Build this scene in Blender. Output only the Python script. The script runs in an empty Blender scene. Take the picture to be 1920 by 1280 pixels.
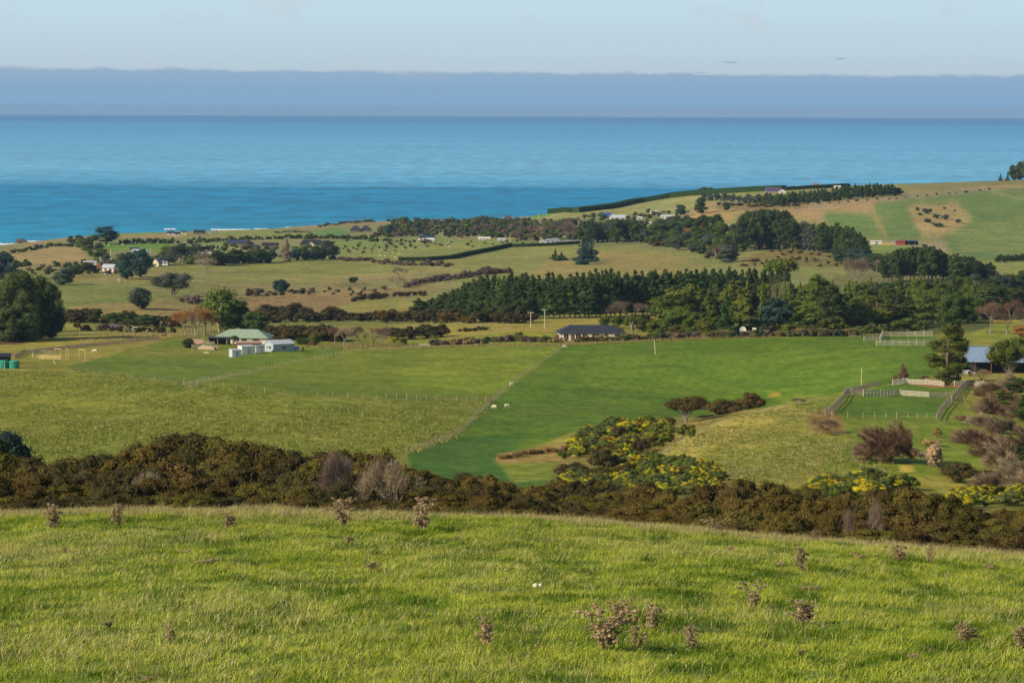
import bpy, math, random
import numpy as np
from mathutils import Matrix, Vector
C = bpy.context.scene.collection
rnd = random.Random(7); R = np.random.RandomState(11)
# ---------------------------------------------------------------- camera
H = 105.0                      # metres above the sea
W0, H0 = 1920.0, 1280.0
F = 5444.0                     # focal length in photo pixels
Y_EYE = 202.6
PITCH = math.atan((640 - Y_EYE) / F)
ROLL = math.radians(0.21)
camd = bpy.data.cameras.new('camera'); cam = bpy.data.objects.new('camera', camd); C.objects.link(cam)
camd.sensor_width = 36; camd.lens = 36 * F / W0; camd.clip_start = 1; camd.clip_end = 200000
MC = Matrix.Rotation(math.pi / 2 - PITCH, 4, 'X') @ Matrix.Rotation(ROLL, 4, 'Z')
cam.matrix_world = Matrix.Translation((0, 0, H)) @ MC
bpy.context.scene.camera = cam
M3 = np.array(MC.to_3x3())
# ---------------------------------------------------------------- light
SUN_EL = math.radians(28)
sdir = np.array([-0.86, -0.51]); sdir /= np.linalg.norm(sdir)
sun_vec = Vector((sdir[0] * math.cos(SUN_EL), sdir[1] * math.cos(SUN_EL), math.sin(SUN_EL)))
sl = bpy.data.lights.new('sun', 'SUN'); sl.energy = 5.0; sl.angle = math.radians(0.5); sl.color = (1.0, .89, .71)
so = bpy.data.objects.new('sun', sl); C.objects.link(so)
so.rotation_euler = sun_vec.to_track_quat('Z', 'Y').to_euler()
wd = bpy.data.worlds.new('World'); bpy.context.scene.world = wd; wd.use_nodes = True
nt = wd.node_tree; N = nt.nodes; L = nt.links
for n in list(N): N.remove(n)
def nd(t, **k):
    n = N.new(t)
    for a, b in k.items(): setattr(n, a, b)
    return n
sky = nd('ShaderNodeTexSky', sky_type='NISHITA', sun_disc=False, sun_elevation=SUN_EL,
         sun_rotation=math.atan2(sdir[0], sdir[1]), altitude=50, air_density=1.0, dust_density=0.6, ozone_density=1.5)
tc = nd('ShaderNodeTexCoord'); sx = nd('ShaderNodeSeparateXYZ'); L.new(tc.outputs['Generated'], sx.inputs[0])
def mth(op, a, b=None, clamp=False):
    n = nd('ShaderNodeMath', operation=op, use_clamp=clamp)
    for i, v in enumerate((a, b)):
        if v is None: continue
        if isinstance(v, (int, float)): n.inputs[i].default_value = v
        else: L.new(v, n.inputs[i])
    return n.outputs[0]
# distant cloud bank over the sea: elevation measured in degrees, billowy upper edge
elev = mth('MULTIPLY', mth('ARCSINE', sx.outputs['Z']), 57.2958)
azi = mth('ARCTAN2', sx.outputs['X'], sx.outputs['Y'])
cv = nd('ShaderNodeCombineXYZ'); L.new(azi, cv.inputs[0]); L.new(mth('MULTIPLY', elev, .03), cv.inputs[1])
def wnoise(sc, det, ro=.55):
    n = nd('ShaderNodeTexNoise'); n.inputs['Scale'].default_value = sc; n.inputs['Detail'].default_value = det
    n.inputs['Roughness'].default_value = ro; L.new(cv.outputs[0], n.inputs['Vector']); return n.outputs['Fac']
edge = mth('ADD', mth('ADD', mth('MULTIPLY', mth('SUBTRACT', wnoise(60, 8, .68), 0.5), .28), mth('MULTIPLY', azi, -.3)), .70)
bank = nd('ShaderNodeMapRange', interpolation_type='SMOOTHSTEP')
L.new(mth('SUBTRACT', elev, edge), bank.inputs[0])
bank.inputs[1].default_value = -.05; bank.inputs[2].default_value = .035; bank.inputs[3].default_value = 1; bank.inputs[4].default_value = 0
def ramp(fac, pts):
    n = nd('ShaderNodeValToRGB'); cr = n.color_ramp
    while len(cr.elements) < len(pts): cr.elements.new(.5)
    for e, (p, c) in zip(cr.elements, pts): e.position = p; e.color = (*c, 1)
    L.new(fac, n.inputs[0]); return n.outputs[0]
def lin(h):
    v = [int(h[i:i + 2], 16) / 255 for i in (0, 2, 4)]
    return tuple(x / 12.92 if x <= .04045 else ((x + .055) / 1.055) ** 2.4 for x in v)
low = ramp(mth('DIVIDE', elev, 2.5, True), [(0, lin('b4c6d4')), (.26, lin('b6c9d7')), (.42, lin('bad0de')), (.85, lin('c2dde9'))])
bankc = ramp(mth('DIVIDE', elev, .8, True), [(0, lin('82a8ca')), (.5, lin('89abcb')), (.85, lin('93afca')), (1, lin('a8b8ca'))])
def mix(f, a, b):
    n = nd('ShaderNodeMix', data_type='RGBA')
    L.new(f, n.inputs[0]); L.new(a, n.inputs[6]); L.new(b, n.inputs[7]); return n.outputs[2]
sk = nd('ShaderNodeVectorMath', operation='SCALE'); L.new(sky.outputs[0], sk.inputs[0]); sk.inputs['Scale'].default_value = 1.0
BGS = .085
gain = nd('ShaderNodeVectorMath', operation='SCALE'); gain.inputs['Scale'].default_value = 1 / BGS
lowc = mix(bank.outputs[0], low, bankc)
wisp = nd('ShaderNodeMapRange'); L.new(wnoise(28, 6, .65), wisp.inputs[0]); wisp.inputs[1].default_value = .55; wisp.inputs[2].default_value = .8
wisp.inputs[4].default_value = .7
wl = nd('ShaderNodeRGB'); wl.outputs[0].default_value = (*lin('c4c6d0'), 1)
wisp2 = nd('ShaderNodeMapRange'); L.new(elev, wisp2.inputs[0]); wisp2.inputs[1].default_value = .5; wisp2.inputs[2].default_value = .66
lowc = mix(mth('MULTIPLY', wisp.outputs[0], wisp2.outputs[0], True), lowc, wl.outputs[0])
cl = nd('ShaderNodeRGB'); cl.outputs[0].default_value = (*lin('98aec6'), 1)
for a0, e0, wa, we in ((.0743, .905, .0030, .026), (.1120, .979, .0024, .024), (.064, .70, .0025, .016)):      # small cloudlets above the bank
    g = mth('ADD', mth('POWER', mth('ABSOLUTE', mth('DIVIDE', mth('SUBTRACT', azi, a0), wa)), 2), mth('POWER', mth('ABSOLUTE', mth('DIVIDE', mth('SUBTRACT', mth('ADD', elev, mth('MULTIPLY', wnoise(260, 4), .03)), e0 + .015), we)), 2))
    lowc = mix(mth('MULTIPLY', mth('SUBTRACT', 1.15, g, True), .75), lowc, cl.outputs[0])
L.new(lowc, gain.inputs[0])
up = nd('ShaderNodeMapRange', interpolation_type='SMOOTHSTEP'); L.new(elev, up.inputs[0]); up.inputs[1].default_value = 2.5; up.inputs[2].default_value = 14
bg = nd('ShaderNodeBackground'); bg.inputs[1].default_value = BGS
L.new(mix(up.outputs[0], gain.outputs[0], sk.outputs[0]), bg.inputs[0])
wo = nd('ShaderNodeOutputWorld'); L.new(bg.outputs[0], wo.inputs[0])
vs = bpy.context.scene.view_settings
bpy.context.scene.display_settings.display_device = 'sRGB'
vs.view_transform = 'Standard'; vs.look = 'None'; vs.exposure = 0.0; vs.gamma = 1; vs.use_curve_mapping = False
cy = bpy.context.scene.cycles
cy.max_bounces = 5; cy.diffuse_bounces = 2; cy.glossy_bounces = 2; cy.transmission_bounces = 2; cy.transparent_max_bounces = 4; cy.volume_bounces = 0
cy.use_adaptive_sampling = True; cy.adaptive_threshold = .015
# ---------------------------------------------------------------- pixels <-> world
def ray(px, py):
    px = np.asarray(px, float); py = np.asarray(py, float)
    d = np.stack([(px - W0 / 2) / F, -(py - H0 / 2) / F, -np.ones(np.broadcast(px, py).shape)], -1) @ M3.T
    return d / d[..., 1:2]
def world(px, py, d):                       # point at forward distance d
    r = ray(px, py); d = np.asarray(d, float)
    return np.stack([r[..., 0] * d, r[..., 1] * d, H + r[..., 2] * d], -1)
def project(P):
    v = (np.asarray(P, float) - np.array([0, 0, H])) @ M3
    return W0 / 2 + F * v[..., 0] / -v[..., 2], H0 / 2 - F * v[..., 1] / -v[..., 2]
# ---------------------------------------------------------------- terrain profile
PXC = np.array([0, 240, 480, 720, 960, 1080, 1200, 1320, 1440, 1560, 1680, 1920], float)
def row(*v): return v
KD = [ # (distances, rows) at each column
 (45,)*2, ]
K = [
 ([45, 45, 45, 45, 45, 45, 45, 45, 45, 45, 45, 45], [1290, 1290, 1290, 1290, 1290, 1290.0, 1290, 1290, 1290, 1290, 1290, 1290]),
 ([68, 68, 68, 68, 68, 68, 68, 68, 68, 68, 68, 68], [1108, 1104, 1104, 1107, 1109, 1112.5, 1116, 1120, 1124, 1128, 1132, 1140]),
 ([110, 110, 110, 110, 110, 110, 110, 110, 110, 110, 110, 110], [968, 962, 964, 971, 974, 982.0, 990, 998, 1010, 1018, 1028, 1047]),
 ([170, 170, 170, 170, 170, 170, 170, 170, 170, 170, 170, 170], [990, 985, 987, 995, 1000, 1011.0, 1022, 1034, 1046, 1054, 1062, 1082]),
 ([250, 250, 250, 250, 250, 250, 250, 250, 250, 250, 250, 250], [990, 985, 985, 990, 992, 1000.0, 1008, 1015, 1024, 1030, 1035, 1048]),
 ([340, 340, 340, 340, 340, 340, 340, 340, 340, 340, 340, 340], [930, 928, 930, 935, 945, 952.5, 960, 962, 965, 968, 970, 978]),
 ([440, 440, 440, 440, 440, 440, 440, 440, 430, 430, 430, 430], [852, 852, 855, 866, 888, 890.5, 893, 890, 900, 905, 908, 915]),
 ([590, 590, 590, 590, 560, 560, 560, 570, 585, 600, 600, 590], [765, 765, 770, 790, 828, 825.0, 822, 792, 766, 746, 752, 780]),
 ([650, 650, 650, 650, 640, 640, 640, 650, 650, 640, 650, 650], [724, 722, 730, 752, 780, 782.5, 785, 785, 778, 740, 730, 742]),
 ([720, 720, 740, 730, 740, 740, 740, 740, 740, 730, 730, 740], [697, 702, 710, 722, 732, 737.0, 742, 748, 746, 733, 712, 712]),
 ([960, 960, 930, 930, 930, 935, 940, 940, 940, 940, 950, 950], [640, 640, 652, 657, 648, 643.0, 638, 634, 632, 630, 630, 628]),
 ([1130, 1130, 1130, 1130, 1130, 1130, 1130, 1130, 1130, 1130, 1130, 1130], [612, 612, 612, 612, 602, 600.0, 598, 598, 598, 598, 600, 602]),
 ([1300, 1300, 1300, 1300, 1300, 1300, 1300, 1300, 1300, 1300, 1300, 1300], [578, 580, 590, 592, 585, 575.0, 565, 562, 560, 558, 560, 565]),
 ([1500, 1500, 1500, 1500, 1500, 1500, 1500, 1500, 1500, 1500, 1500, 1500], [536, 538, 558, 553, 540, 532.5, 525, 522, 522, 522, 525, 540]),
 ([1750, 1750, 1750, 1850, 1850, 1850, 1850, 1750, 1680, 1650, 1650, 1650], [495, 497, 503, 492, 488, 484.0, 480, 488, 495, 498, 500, 505]),
 ([1900, 2020, 2080, 2130, 2100, 2075, 2050, 2020, 1950, 1920, 1900, 1850], [478, 468, 462, 458, 455, 452.5, 450, 452, 455, 458, 462, 478]),
 ([2020, 2180, 2250, 2330, 2350, 2350, 2350, 2300, 2250, 2200, 2150, 2150], [466, 450, 445, 438, 430, 416, 412, 408, 405, 402, 400, 405]),
 ([2120, 2360, 2450, 2650, 2680, 2740, 2800, 2720, 2650, 2620, 2600, 2650], [460, 437, 430, 415, 408, 392, 375, 360, 352, 349, 345, 337]),
]
nk = len(K) + 3
kd = np.zeros((nk, 12)); kz = np.zeros((nk, 12))
kd[0] = .5; kz[0] = H - 1.7
for i, (dd, yy) in enumerate(K):
    kd[i + 1] = dd; kz[i + 1] = world(PXC, np.array(yy), np.array(dd))[:, 2]
kz[-3] = np.maximum(kz[-3], 1.2)
kd[-2] = kd[-3] + 55; kz[-2] = -3; kd[-1] = 4200; kz[-1] = -6
def pch_slopes(x, y):                       # monotone slopes along axis 0
    h = np.diff(x, axis=0); s = np.diff(y, axis=0) / h
    m = np.zeros_like(y); m[0] = s[0]; m[-1] = s[-1]
    a, b = s[:-1], s[1:]; w1 = 2 * h[1:] + h[:-1]; w2 = h[1:] + 2 * h[:-1]
    with np.errstate(all='ignore'): hm = (w1 + w2) / (w1 / a + w2 / b)
    m[1:-1] = np.where(a * b > 0, hm, 0); return m
def hermite(x0, x1, y0, y1, m0, m1, x):
    h = x1 - x0; t = (x - x0) / h
    return (2*t**3 - 3*t**2 + 1)*y0 + (t**3 - 2*t**2 + t)*h*m0 + (-2*t**3 + 3*t**2)*y1 + (t**3 - t**2)*h*m1
G0, G1, GS = -1200, 3120, 8
GX = np.arange(G0, G1 + 1, GS, dtype=float)
def along(tab):                             # interpolate a knot table across columns
    X = PXC[:, None] * np.ones((1, tab.shape[0])); T = tab.T; m = pch_slopes(X, T)
    x = np.clip(GX, 0, 1919.999); i = np.searchsorted(PXC, x, side='right') - 1
    return hermite(PXC[i][:, None], PXC[i+1][:, None], T[i], T[i+1], m[i], m[i+1], x[:, None])
TD = along(kd); TZ = along(kz)              # (nG, nk)
TM = pch_slopes(TD.T, TZ.T).T
def _hash(ix, iy, s):
    h = (ix.astype(np.int64) * 374761393 + iy.astype(np.int64) * 668265263 + s * 974634777) & 0x7fffffff
    h = ((h ^ (h >> 13)) * 1274126177) & 0x7fffffff
    return ((h ^ (h >> 16)) & 0xffff) / 65535.0
def vnoise(x, y, s=0):
    ix = np.floor(x); iy = np.floor(y); fx = x - ix; fy = y - iy
    fx = fx*fx*(3-2*fx); fy = fy*fy*(3-2*fy)
    a = _hash(ix, iy, s); b = _hash(ix+1, iy, s); c = _hash(ix, iy+1, s); d = _hash(ix+1, iy+1, s)
    return (a*(1-fx)+b*fx)*(1-fy) + (c*(1-fx)+d*fx)*fy
def fbm(x, y, o=4, s=0):
    t = 0; a = .5
    for k in range(o): t = t + a * (vnoise(x, y, s + k) - .5); x = x * 2.03 + 7.1; y = y * 2.03 + 3.7; a *= .5
    return t
def height(x, y):
    x = np.asarray(x, float); y = np.asarray(y, float); shp = np.broadcast(x, y).shape
    x = np.broadcast_to(x, shp).ravel(); y = np.broadcast_to(y, shp).ravel()
    d = np.clip(y, .6, 4100); g = np.clip((W0/2 + F * x / np.maximum(d, .6) * math.cos(PITCH) - G0) / GS, 0, len(GX) - 1.001)
    gi = g.astype(int); gf = (g - gi)[:, None]
    D = TD[gi]*(1-gf) + TD[gi+1]*gf; Z = TZ[gi]*(1-gf) + TZ[gi+1]*gf; Mm = TM[gi]*(1-gf) + TM[gi+1]*gf
    k = np.clip((D < d[:, None]).sum(1) - 1, 0, nk - 2); r = np.arange(len(d))
    z = hermite(D[r, k], D[r, k+1], Z[r, k], Z[r, k+1], Mm[r, k], Mm[r, k+1], d)
    land = np.clip((D[:, -3] - d) / 80 + .2, 0, 1)
    z = z + fbm(x/60, y/60, 3, 5) * 1.6 * np.clip((d - 130) / 400, 0, 1) * land + fbm(x/9, y/9, 3, 9) * .5 * np.clip((d - 20)/60, .3, 1) * land * np.clip((1200-d)/600, 0, 1)
    z = z + (fbm(x/1.5, y/1.5, 3, 3) * .26 + fbm(x/.45, y/.5, 2, 13)*.12) * np.clip((160 - d) / 40, 0, 1)
    return z.reshape(shp)
STEPS = np.exp(np.linspace(math.log(30), math.log(3300), 2600))
def hit(px, py, dmin=0):                    # where the ray through a photo pixel meets the ground
    r = ray(px, py); S = STEPS[STEPS > dmin]
    zr = H + r[2] * S; zt = height(r[0] * S, S)
    i = np.argmax(zr < zt)
    if not (zr < zt).any() or S[i] > 2900: return hit(px, py + 1, dmin)
    if i == 0: d = S[0]
    else:
        a = zr[i-1] - zt[i-1]; b = zt[i] - zr[i]; d = S[i-1] + (S[i]-S[i-1]) * a / (a + b + 1e-9)
    x = r[0] * d
    return np.array([x, d, float(height(x, d))])
def at(px, d):                              # ground point under column px at distance d
    x = (px - W0/2) / F * d / math.cos(PITCH); return np.array([x, d, float(height(x, d))])
# ---------------------------------------------------------------- materials
def new_mat(name):
    m = bpy.data.materials.new(name); m.use_nodes = True; t = m.node_tree
    for n in list(t.nodes): t.nodes.remove(n)
    return m, t.nodes, t.links
def P(m, N, L, rough=.8, spec=.3):
    b = N.new('ShaderNodeBsdfPrincipled'); o = N.new('ShaderNodeOutputMaterial'); L.new(b.outputs[0], o.inputs[0])
    b.inputs['Roughness'].default_value = rough; b.inputs['Specular IOR Level'].default_value = spec
    return b
def NZ(N, L, vec, scale, detail=4, rough=.55, out='Fac'):
    n = N.new('ShaderNodeTexNoise'); n.inputs['Scale'].default_value = scale; n.inputs['Detail'].default_value = detail
    n.inputs['Roughness'].default_value = rough
    if vec is not None: L.new(vec, n.inputs['Vector'])
    return n.outputs[out]
def MR(N, L, v, a, b, c=0, d=1):
    n = N.new('ShaderNodeMapRange'); L.new(v, n.inputs[0])
    for i, q in zip((1, 2, 3, 4), (a, b, c, d)): n.inputs[i].default_value = q
    return n.outputs[0]
def MX(N, L, f, a, b, mode='MIX'):
    n = N.new('ShaderNodeMix'); n.data_type = 'RGBA'; n.blend_type = mode
    for i, v in ((0, f), (6, a), (7, b)):
        if isinstance(v, (int, float)): n.inputs[i].default_value = v
        elif isinstance(v, tuple): n.inputs[i].default_value = (*v[:3], 1)
        else: L.new(v, n.inputs[i])
    return n.outputs[2]
_mats = {}
def flat(name, col, rough=.7, var=.15, scale=1.5, metal=0, spec=.3):
    """painted or bare surface with a little mottling"""
    if name in _mats: return _mats[name]
    m, N, L = new_mat(name); b = P(m, N, L, rough, spec); b.inputs['Metallic'].default_value = metal
    tc = N.new('ShaderNodeTexCoord'); f = NZ(N, L, tc.outputs['Object'], scale, 5)
    c = lin(col) if isinstance(col, str) else col
    L.new(MX(N, L, MR(N, L, f, .3, .7), tuple(x*(1-var) for x in c), tuple(min(1, x*(1+var)) for x in c)), b.inputs['Base Color'])
    _mats[name] = m; return m
def ribbed(name, col, pitch=.2, axis='X', rough=.45):
    """corrugated sheet"""
    if name in _mats: return _mats[name]
    m, N, L = new_mat(name); b = P(m, N, L, rough, .4)
    tc = N.new('ShaderNodeTexCoord'); w = N.new('ShaderNodeTexWave'); w.bands_direction = axis; w.inputs['Scale'].default_value = .314 / pitch
    L.new(tc.outputs['Object'], w.inputs['Vector']); c = lin(col) if isinstance(col, str) else col
    f = NZ(N, L, tc.outputs['Object'], .8, 5)
    c1 = MX(N, L, MR(N, L, f, .3, .7), tuple(x*.88 for x in c), tuple(min(1, x*1.08) for x in c))
    L.new(MX(N, L, MR(N, L, w.outputs['Fac'], 0, .35), MX(N, L, 1.0, c1, (.7, .7, .7), 'MULTIPLY'), c1), b.inputs['Base Color'])  # rib troughs darkened: their shade is put into the colour
    _mats[name] = m; return m
def foliage(name, c1, c2, trans=.22, alt=None):
    if name in _mats: return _mats[name]
    m, N, L = new_mat(name); a = N.new('ShaderNodeAttribute'); a.attribute_name = 'tint'
    oi = N.new('ShaderNodeObjectInfo')
    c = MX(N, L, a.outputs['Fac'], lin(c1) if isinstance(c1, str) else c1, lin(c2) if isinstance(c2, str) else c2)
    hs = N.new('ShaderNodeHueSaturation'); L.new(c, hs.inputs['Color'])
    L.new(MR(N, L, oi.outputs['Random'], 0, 1, .8, 1.2), hs.inputs['Value'])
    mm = N.new('ShaderNodeMath'); mm.operation = 'FRACT'; m2 = N.new('ShaderNodeMath'); m2.operation = 'MULTIPLY'; m2.inputs[1].default_value = 7.31
    L.new(oi.outputs['Random'], m2.inputs[0]); L.new(m2.outputs[0], mm.inputs[0]); L.new(MR(N, L, mm.outputs[0], 0, 1, .485, .515), hs.inputs['Hue'])
    d = N.new('ShaderNodeBsdfDiffuse'); t = N.new('ShaderNodeBsdfTranslucent'); x = N.new('ShaderNodeMixShader'); x.inputs[0].default_value = trans
    L.new(hs.outputs[0], d.inputs[0]); L.new(hs.outputs[0], t.inputs[0]); L.new(d.outputs[0], x.inputs[1]); L.new(t.outputs[0], x.inputs[2])
    o = N.new('ShaderNodeOutputMaterial'); L.new(x.outputs[0], o.inputs[0]); _mats[name] = m; return m
# ---------------------------------------------------------------- mesh building
class MB:
    def __init__(s): s.v = []; s.f = {}; s.n = 0; s.t = []; s.c = []; s.mats = []
    def mi(s, m):
        if m not in s.mats: s.mats.append(m)
        return s.mats.index(m)
    def add(s, v, f, m=None, tint=None):
        v = np.asarray(v, float).reshape(-1, 3); f = np.asarray(f, int); k = s.mi(m) if m is not None else 0
        s.f.setdefault(f.shape[1], []).append((f + s.n, k)); s.v.append(v)
        s.t.append(np.full(len(v), .5) if tint is None else np.broadcast_to(tint, (len(v),)).astype(float)); s.n += len(v)
    def quad(s, p, m=None): s.add(p, [[0, 1, 2, 3]], m)
    def box(s, x0, x1, y0, y1, z0, z1, m=None):
        v = [(x, y, z) for z in (z0, z1) for y in (y0, y1) for x in (x0, x1)]
        s.add(v, [[0,2,3,1],[4,5,7,6],[0,1,5,4],[2,6,7,3],[0,4,6,2],[1,3,7,5]], m)
    def tube(s, pts, rad, seg=5, m=None, tint=None, cap=True):
        pts = np.asarray(pts, float); n = len(pts); rad = np.broadcast_to(rad, (n,)); t = np.gradient(pts, axis=0)
        t /= np.linalg.norm(t, axis=1)[:, None] + 1e-9; up = np.where(np.abs(t[:, 2:3]) > .9, [[1., 0, 0]], [[0, 0, 1.]])
        a = np.cross(t, up); a /= np.linalg.norm(a, axis=1)[:, None] + 1e-9; b = np.cross(t, a)
        th = np.arange(seg) * 2 * np.pi / seg
        v = pts[:, None] + rad[:, None, None] * (a[:, None] * np.cos(th)[None, :, None] + b[:, None] * np.sin(th)[None, :, None])
        i, j = np.meshgrid(np.arange(n - 1), np.arange(seg), indexing='ij'); i = i.ravel(); j = j.ravel(); k = (j + 1) % seg
        s.add(v.reshape(-1, 3), np.stack([i*seg+j, i*seg+k, (i+1)*seg+k, (i+1)*seg+j], 1), m, tint)
        if cap: s.add(v[-1], [list(range(seg))], m, tint); s.add(v[0][::-1], [list(range(seg))], m, tint)
    def mesh(s, name, smooth=False, col=None):
        me = bpy.data.meshes.new(name); V = np.concatenate(s.v); me.vertices.add(len(V)); me.vertices.foreach_set('co', V.ravel().astype(np.float32))
        idx = []; tot = []; mt = []
        for k, lst in s.f.items():
            for f, m in lst: idx.append(f.ravel()); tot.append(np.full(len(f), k)); mt.append(np.full(len(f), m))
        idx = np.concatenate(idx); tot = np.concatenate(tot); mt = np.concatenate(mt)
        me.loops.add(len(idx)); me.loops.foreach_set('vertex_index', idx.astype(np.int32))
        me.polygons.add(len(tot)); me.polygons.foreach_set('loop_start', (np.cumsum(tot) - tot).astype(np.int32))
        me.polygons.foreach_set('material_index', mt.astype(np.int32))
        me.polygons.foreach_set('use_smooth', np.full(len(tot), bool(smooth)))
        for m in s.mats: me.materials.append(m)
        a = me.attributes.new('tint', 'FLOAT', 'POINT'); a.data.foreach_set('value', np.concatenate(s.t).astype(np.float32))
        if col is not None:
            a = me.attributes.new('gcol', 'FLOAT_COLOR', 'POINT'); a.data.foreach_set('color', np.c_[col, np.ones(len(col))].ravel().astype(np.float32))
        me.update(); me.validate(); return me
def link(name, data, parent=None, loc=None, rotz=0, scale=None):
    o = bpy.data.objects.new(name, data); C.objects.link(o)
    if parent is not None: o.parent = parent
    if loc is not None: o.location = loc
    if rotz: o.rotation_euler = (0, 0, rotz)
    if scale is not None: o.scale = scale
    return o
def tag(o, label=None, cat=None, group=None, kind=None):
    if label: o['label'] = label
    if cat: o['category'] = cat
    if group: o['group'] = group
    if kind: o['kind'] = kind
    return o
# ---------------------------------------------------------------- ground sheet
rows = np.concatenate([np.exp(np.linspace(math.log(.8), math.log(40), 16))[:-1], np.linspace(40, 125, 240)[:-1], np.linspace(125, 400, 70)[:-1],
                       1/np.linspace(1/400, 1/2500, 620)[:-1], np.linspace(2500, 2950, 60)[:-1], np.linspace(2950, 4100, 8)])
us = np.concatenate([np.linspace(-.62, -.2, 50)[:-1], np.linspace(-.2, .2, 860), np.linspace(.2, .62, 50)[1:]])
UU, DD = np.meshgrid(us, rows); XX = UU * DD; ZZ = height(XX, DD)
TP = np.stack([XX, DD, ZZ], -1).reshape(-1, 3); tx, ty = project(TP)
tyc = np.where(np.abs(tx - 960) < 5000, ty, 9999)
# colours of the fields, laid on the ground where each field lies
def inpoly(px, py, poly):
    c = np.zeros(px.shape, bool); p = np.array(poly, float); q = np.roll(p, 1, 0)
    for (x1, y1), (x2, y2) in zip(p, q):
        with np.errstate(all='ignore'): c ^= ((y1 > py) != (y2 > py)) & (px < (x2 - x1) * (py - y1) / (y2 - y1 + 1e-12) + x1)
    return c
GC = np.zeros((len(TP), 3)); TU = np.zeros(len(TP)); dep = TP[:, 1]
wx = fbm(TP[:, 0]/14, dep/14, 3, 40) * 10; wy = fbm(TP[:, 0]/20, dep/20, 3, 50) * 5
def paint(poly, col, tus=.2, dmin=0, dmax=1e9, jit=1.0):
    k = inpoly(tx + wx * jit, tyc + wy * jit, poly) & (dep > dmin) & (dep < dmax)
    GC[k] = lin(col); TU[k] = tus
def line(pts, w, col, tus=.3, dmin=0, dmax=1e9, jit=.3):
    p = np.array(pts, float); n = np.gradient(p, axis=0); n = np.stack([-n[:, 1], n[:, 0]], 1); n /= np.linalg.norm(n, axis=1)[:, None] + 1e-9
    paint(np.r_[p + n*w, (p - n*w)[::-1]], col, tus, dmin, dmax, jit)
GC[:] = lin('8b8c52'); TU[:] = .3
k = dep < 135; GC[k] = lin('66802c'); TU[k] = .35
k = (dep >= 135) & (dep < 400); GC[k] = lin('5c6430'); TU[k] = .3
# --- coast and far flats
paint([(-900,400),(700,400),(1000,380),(1000,500),(-900,500)], '8c8a5c', .3, 1700)
paint([(-100,470),(20,468),(100,440),(620,415),(1000,398),(1000,408),(620,424),(330,432),(160,446),(100,452),(30,476),(-100,480)], 'a08a6a', .2, 1700)
paint([(8,474),(60,462),(145,460),(160,478),(170,492),(60,498),(12,490)], 'ad9468', .6, 1500)
paint([(215,434),(312,432),(310,440),(218,442)], '72924a', .1, 1700)
paint([(200,441),(330,438),(345,444),(200,446)], 'b08f76', .1, 1700)
paint([(186,456),(325,454),(318,470),(205,470)], '70923e', .1, 1700)
paint([(405,430),(520,428),(585,437),(560,443),(410,440)], '8a9150', .2, 1700)
paint([(590,432),(655,430),(650,442),(575,443)], '688a50', .1, 1700)
paint([(350,452),(430,452),(470,463),(560,460),(640,452),(740,450),(760,462),(640,470),(350,470)], '80914e', .2, 1600)
line([(330,458),(420,462),(480,468),(560,466)], 1.2, 'a79a8c', 0, 1600)
paint([(630,445),(830,446),(900,455),(800,462),(640,470)], '7f9150', .2, 1600)
line([(690,446),(730,452),(800,454)], 1, 'b8a78a', 0, 1600)
paint([(860,432),(930,426),(960,432),(880,438)], '829448', .2, 1700)
paint([(960,420),(1250,400),(1250,480),(960,480)], '7a7d52', .3, 1700)
# headland
paint([(985,410),(1040,392),(1100,392),(1320,366),(1390,358),(1330,372),(1280,398),(1150,404),(1000,420)], '999660', .25, 2100)
paint([(980,410),(1035,388),(1085,392),(1040,402),(1000,410)], '71924c', .1, 2100)
# coastal road hill
paint([(1270,405),(1320,380),(1430,383),(1560,375),(1700,362),(1940,340),(1940,356),(1700,372),(1640,380),(1655,400),(1550,396),(1545,420),(1500,415),(1440,400),(1360,400),(1370,425),(1330,412)], 'a88e66', .5, 1700)
paint([(1690,345),(1940,334),(1940,344),(1700,360)], '8b8356', .3, 1900)
line([(1490,391),(1560,383),(1700,369),(1800,361),(1940,351)], 2.2, '8f837c', 0, 1800)
paint([(1345,382),(1430,383),(1510,380),(1520,388),(1430,392),(1345,395)], '80694c', .5, 1800)
paint([(1280,400),(1330,392),(1420,394),(1380,405),(1360,422),(1300,415)], 'b09462', .4, 1800)
# green paddocks of the right-hand hill
paint([(1545,400),(1600,400),(1632,404),(1657,448),(1600,440),(1545,415)], '6a8246', .1, 1500)
paint([(1634,380),(1700,375),(1940,346),(1940,490),(1830,488),(1780,470),(1660,452)], '6e8448', .15, 1400)
paint([(1780,420),(1940,400),(1940,470),(1800,470)], '7b8a4e', .2, 1400, jit=2)
line([(1634,380),(1640,400),(1652,425),(1664,446)], 2.6, 'a9925f', .3, 1500)
paint([(1702,386),(1720,382),(1795,382),(1823,406),(1800,422),(1755,448),(1730,448),(1712,415)], 'a89264', .7, 1400, jit=.5)
paint([(1640,449),(1700,452),(1780,450),(1775,475),(1640,475)], '9d9272', .3, 1400)
paint([(1640,458),(1700,458),(1720,478),(1640,480)], '80904a', .2, 1400)
line([(1755,448),(1790,430),(1823,408)], 1.6, 'b8a070', .2, 1400)
line([(1860,358),(1900,371),(1940,372)], 1.0, 'b0a477', .2, 1500)
paint([(1860,492),(1940,486),(1940,512),(1870,512)], '8f9450', .2, 1200)
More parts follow.
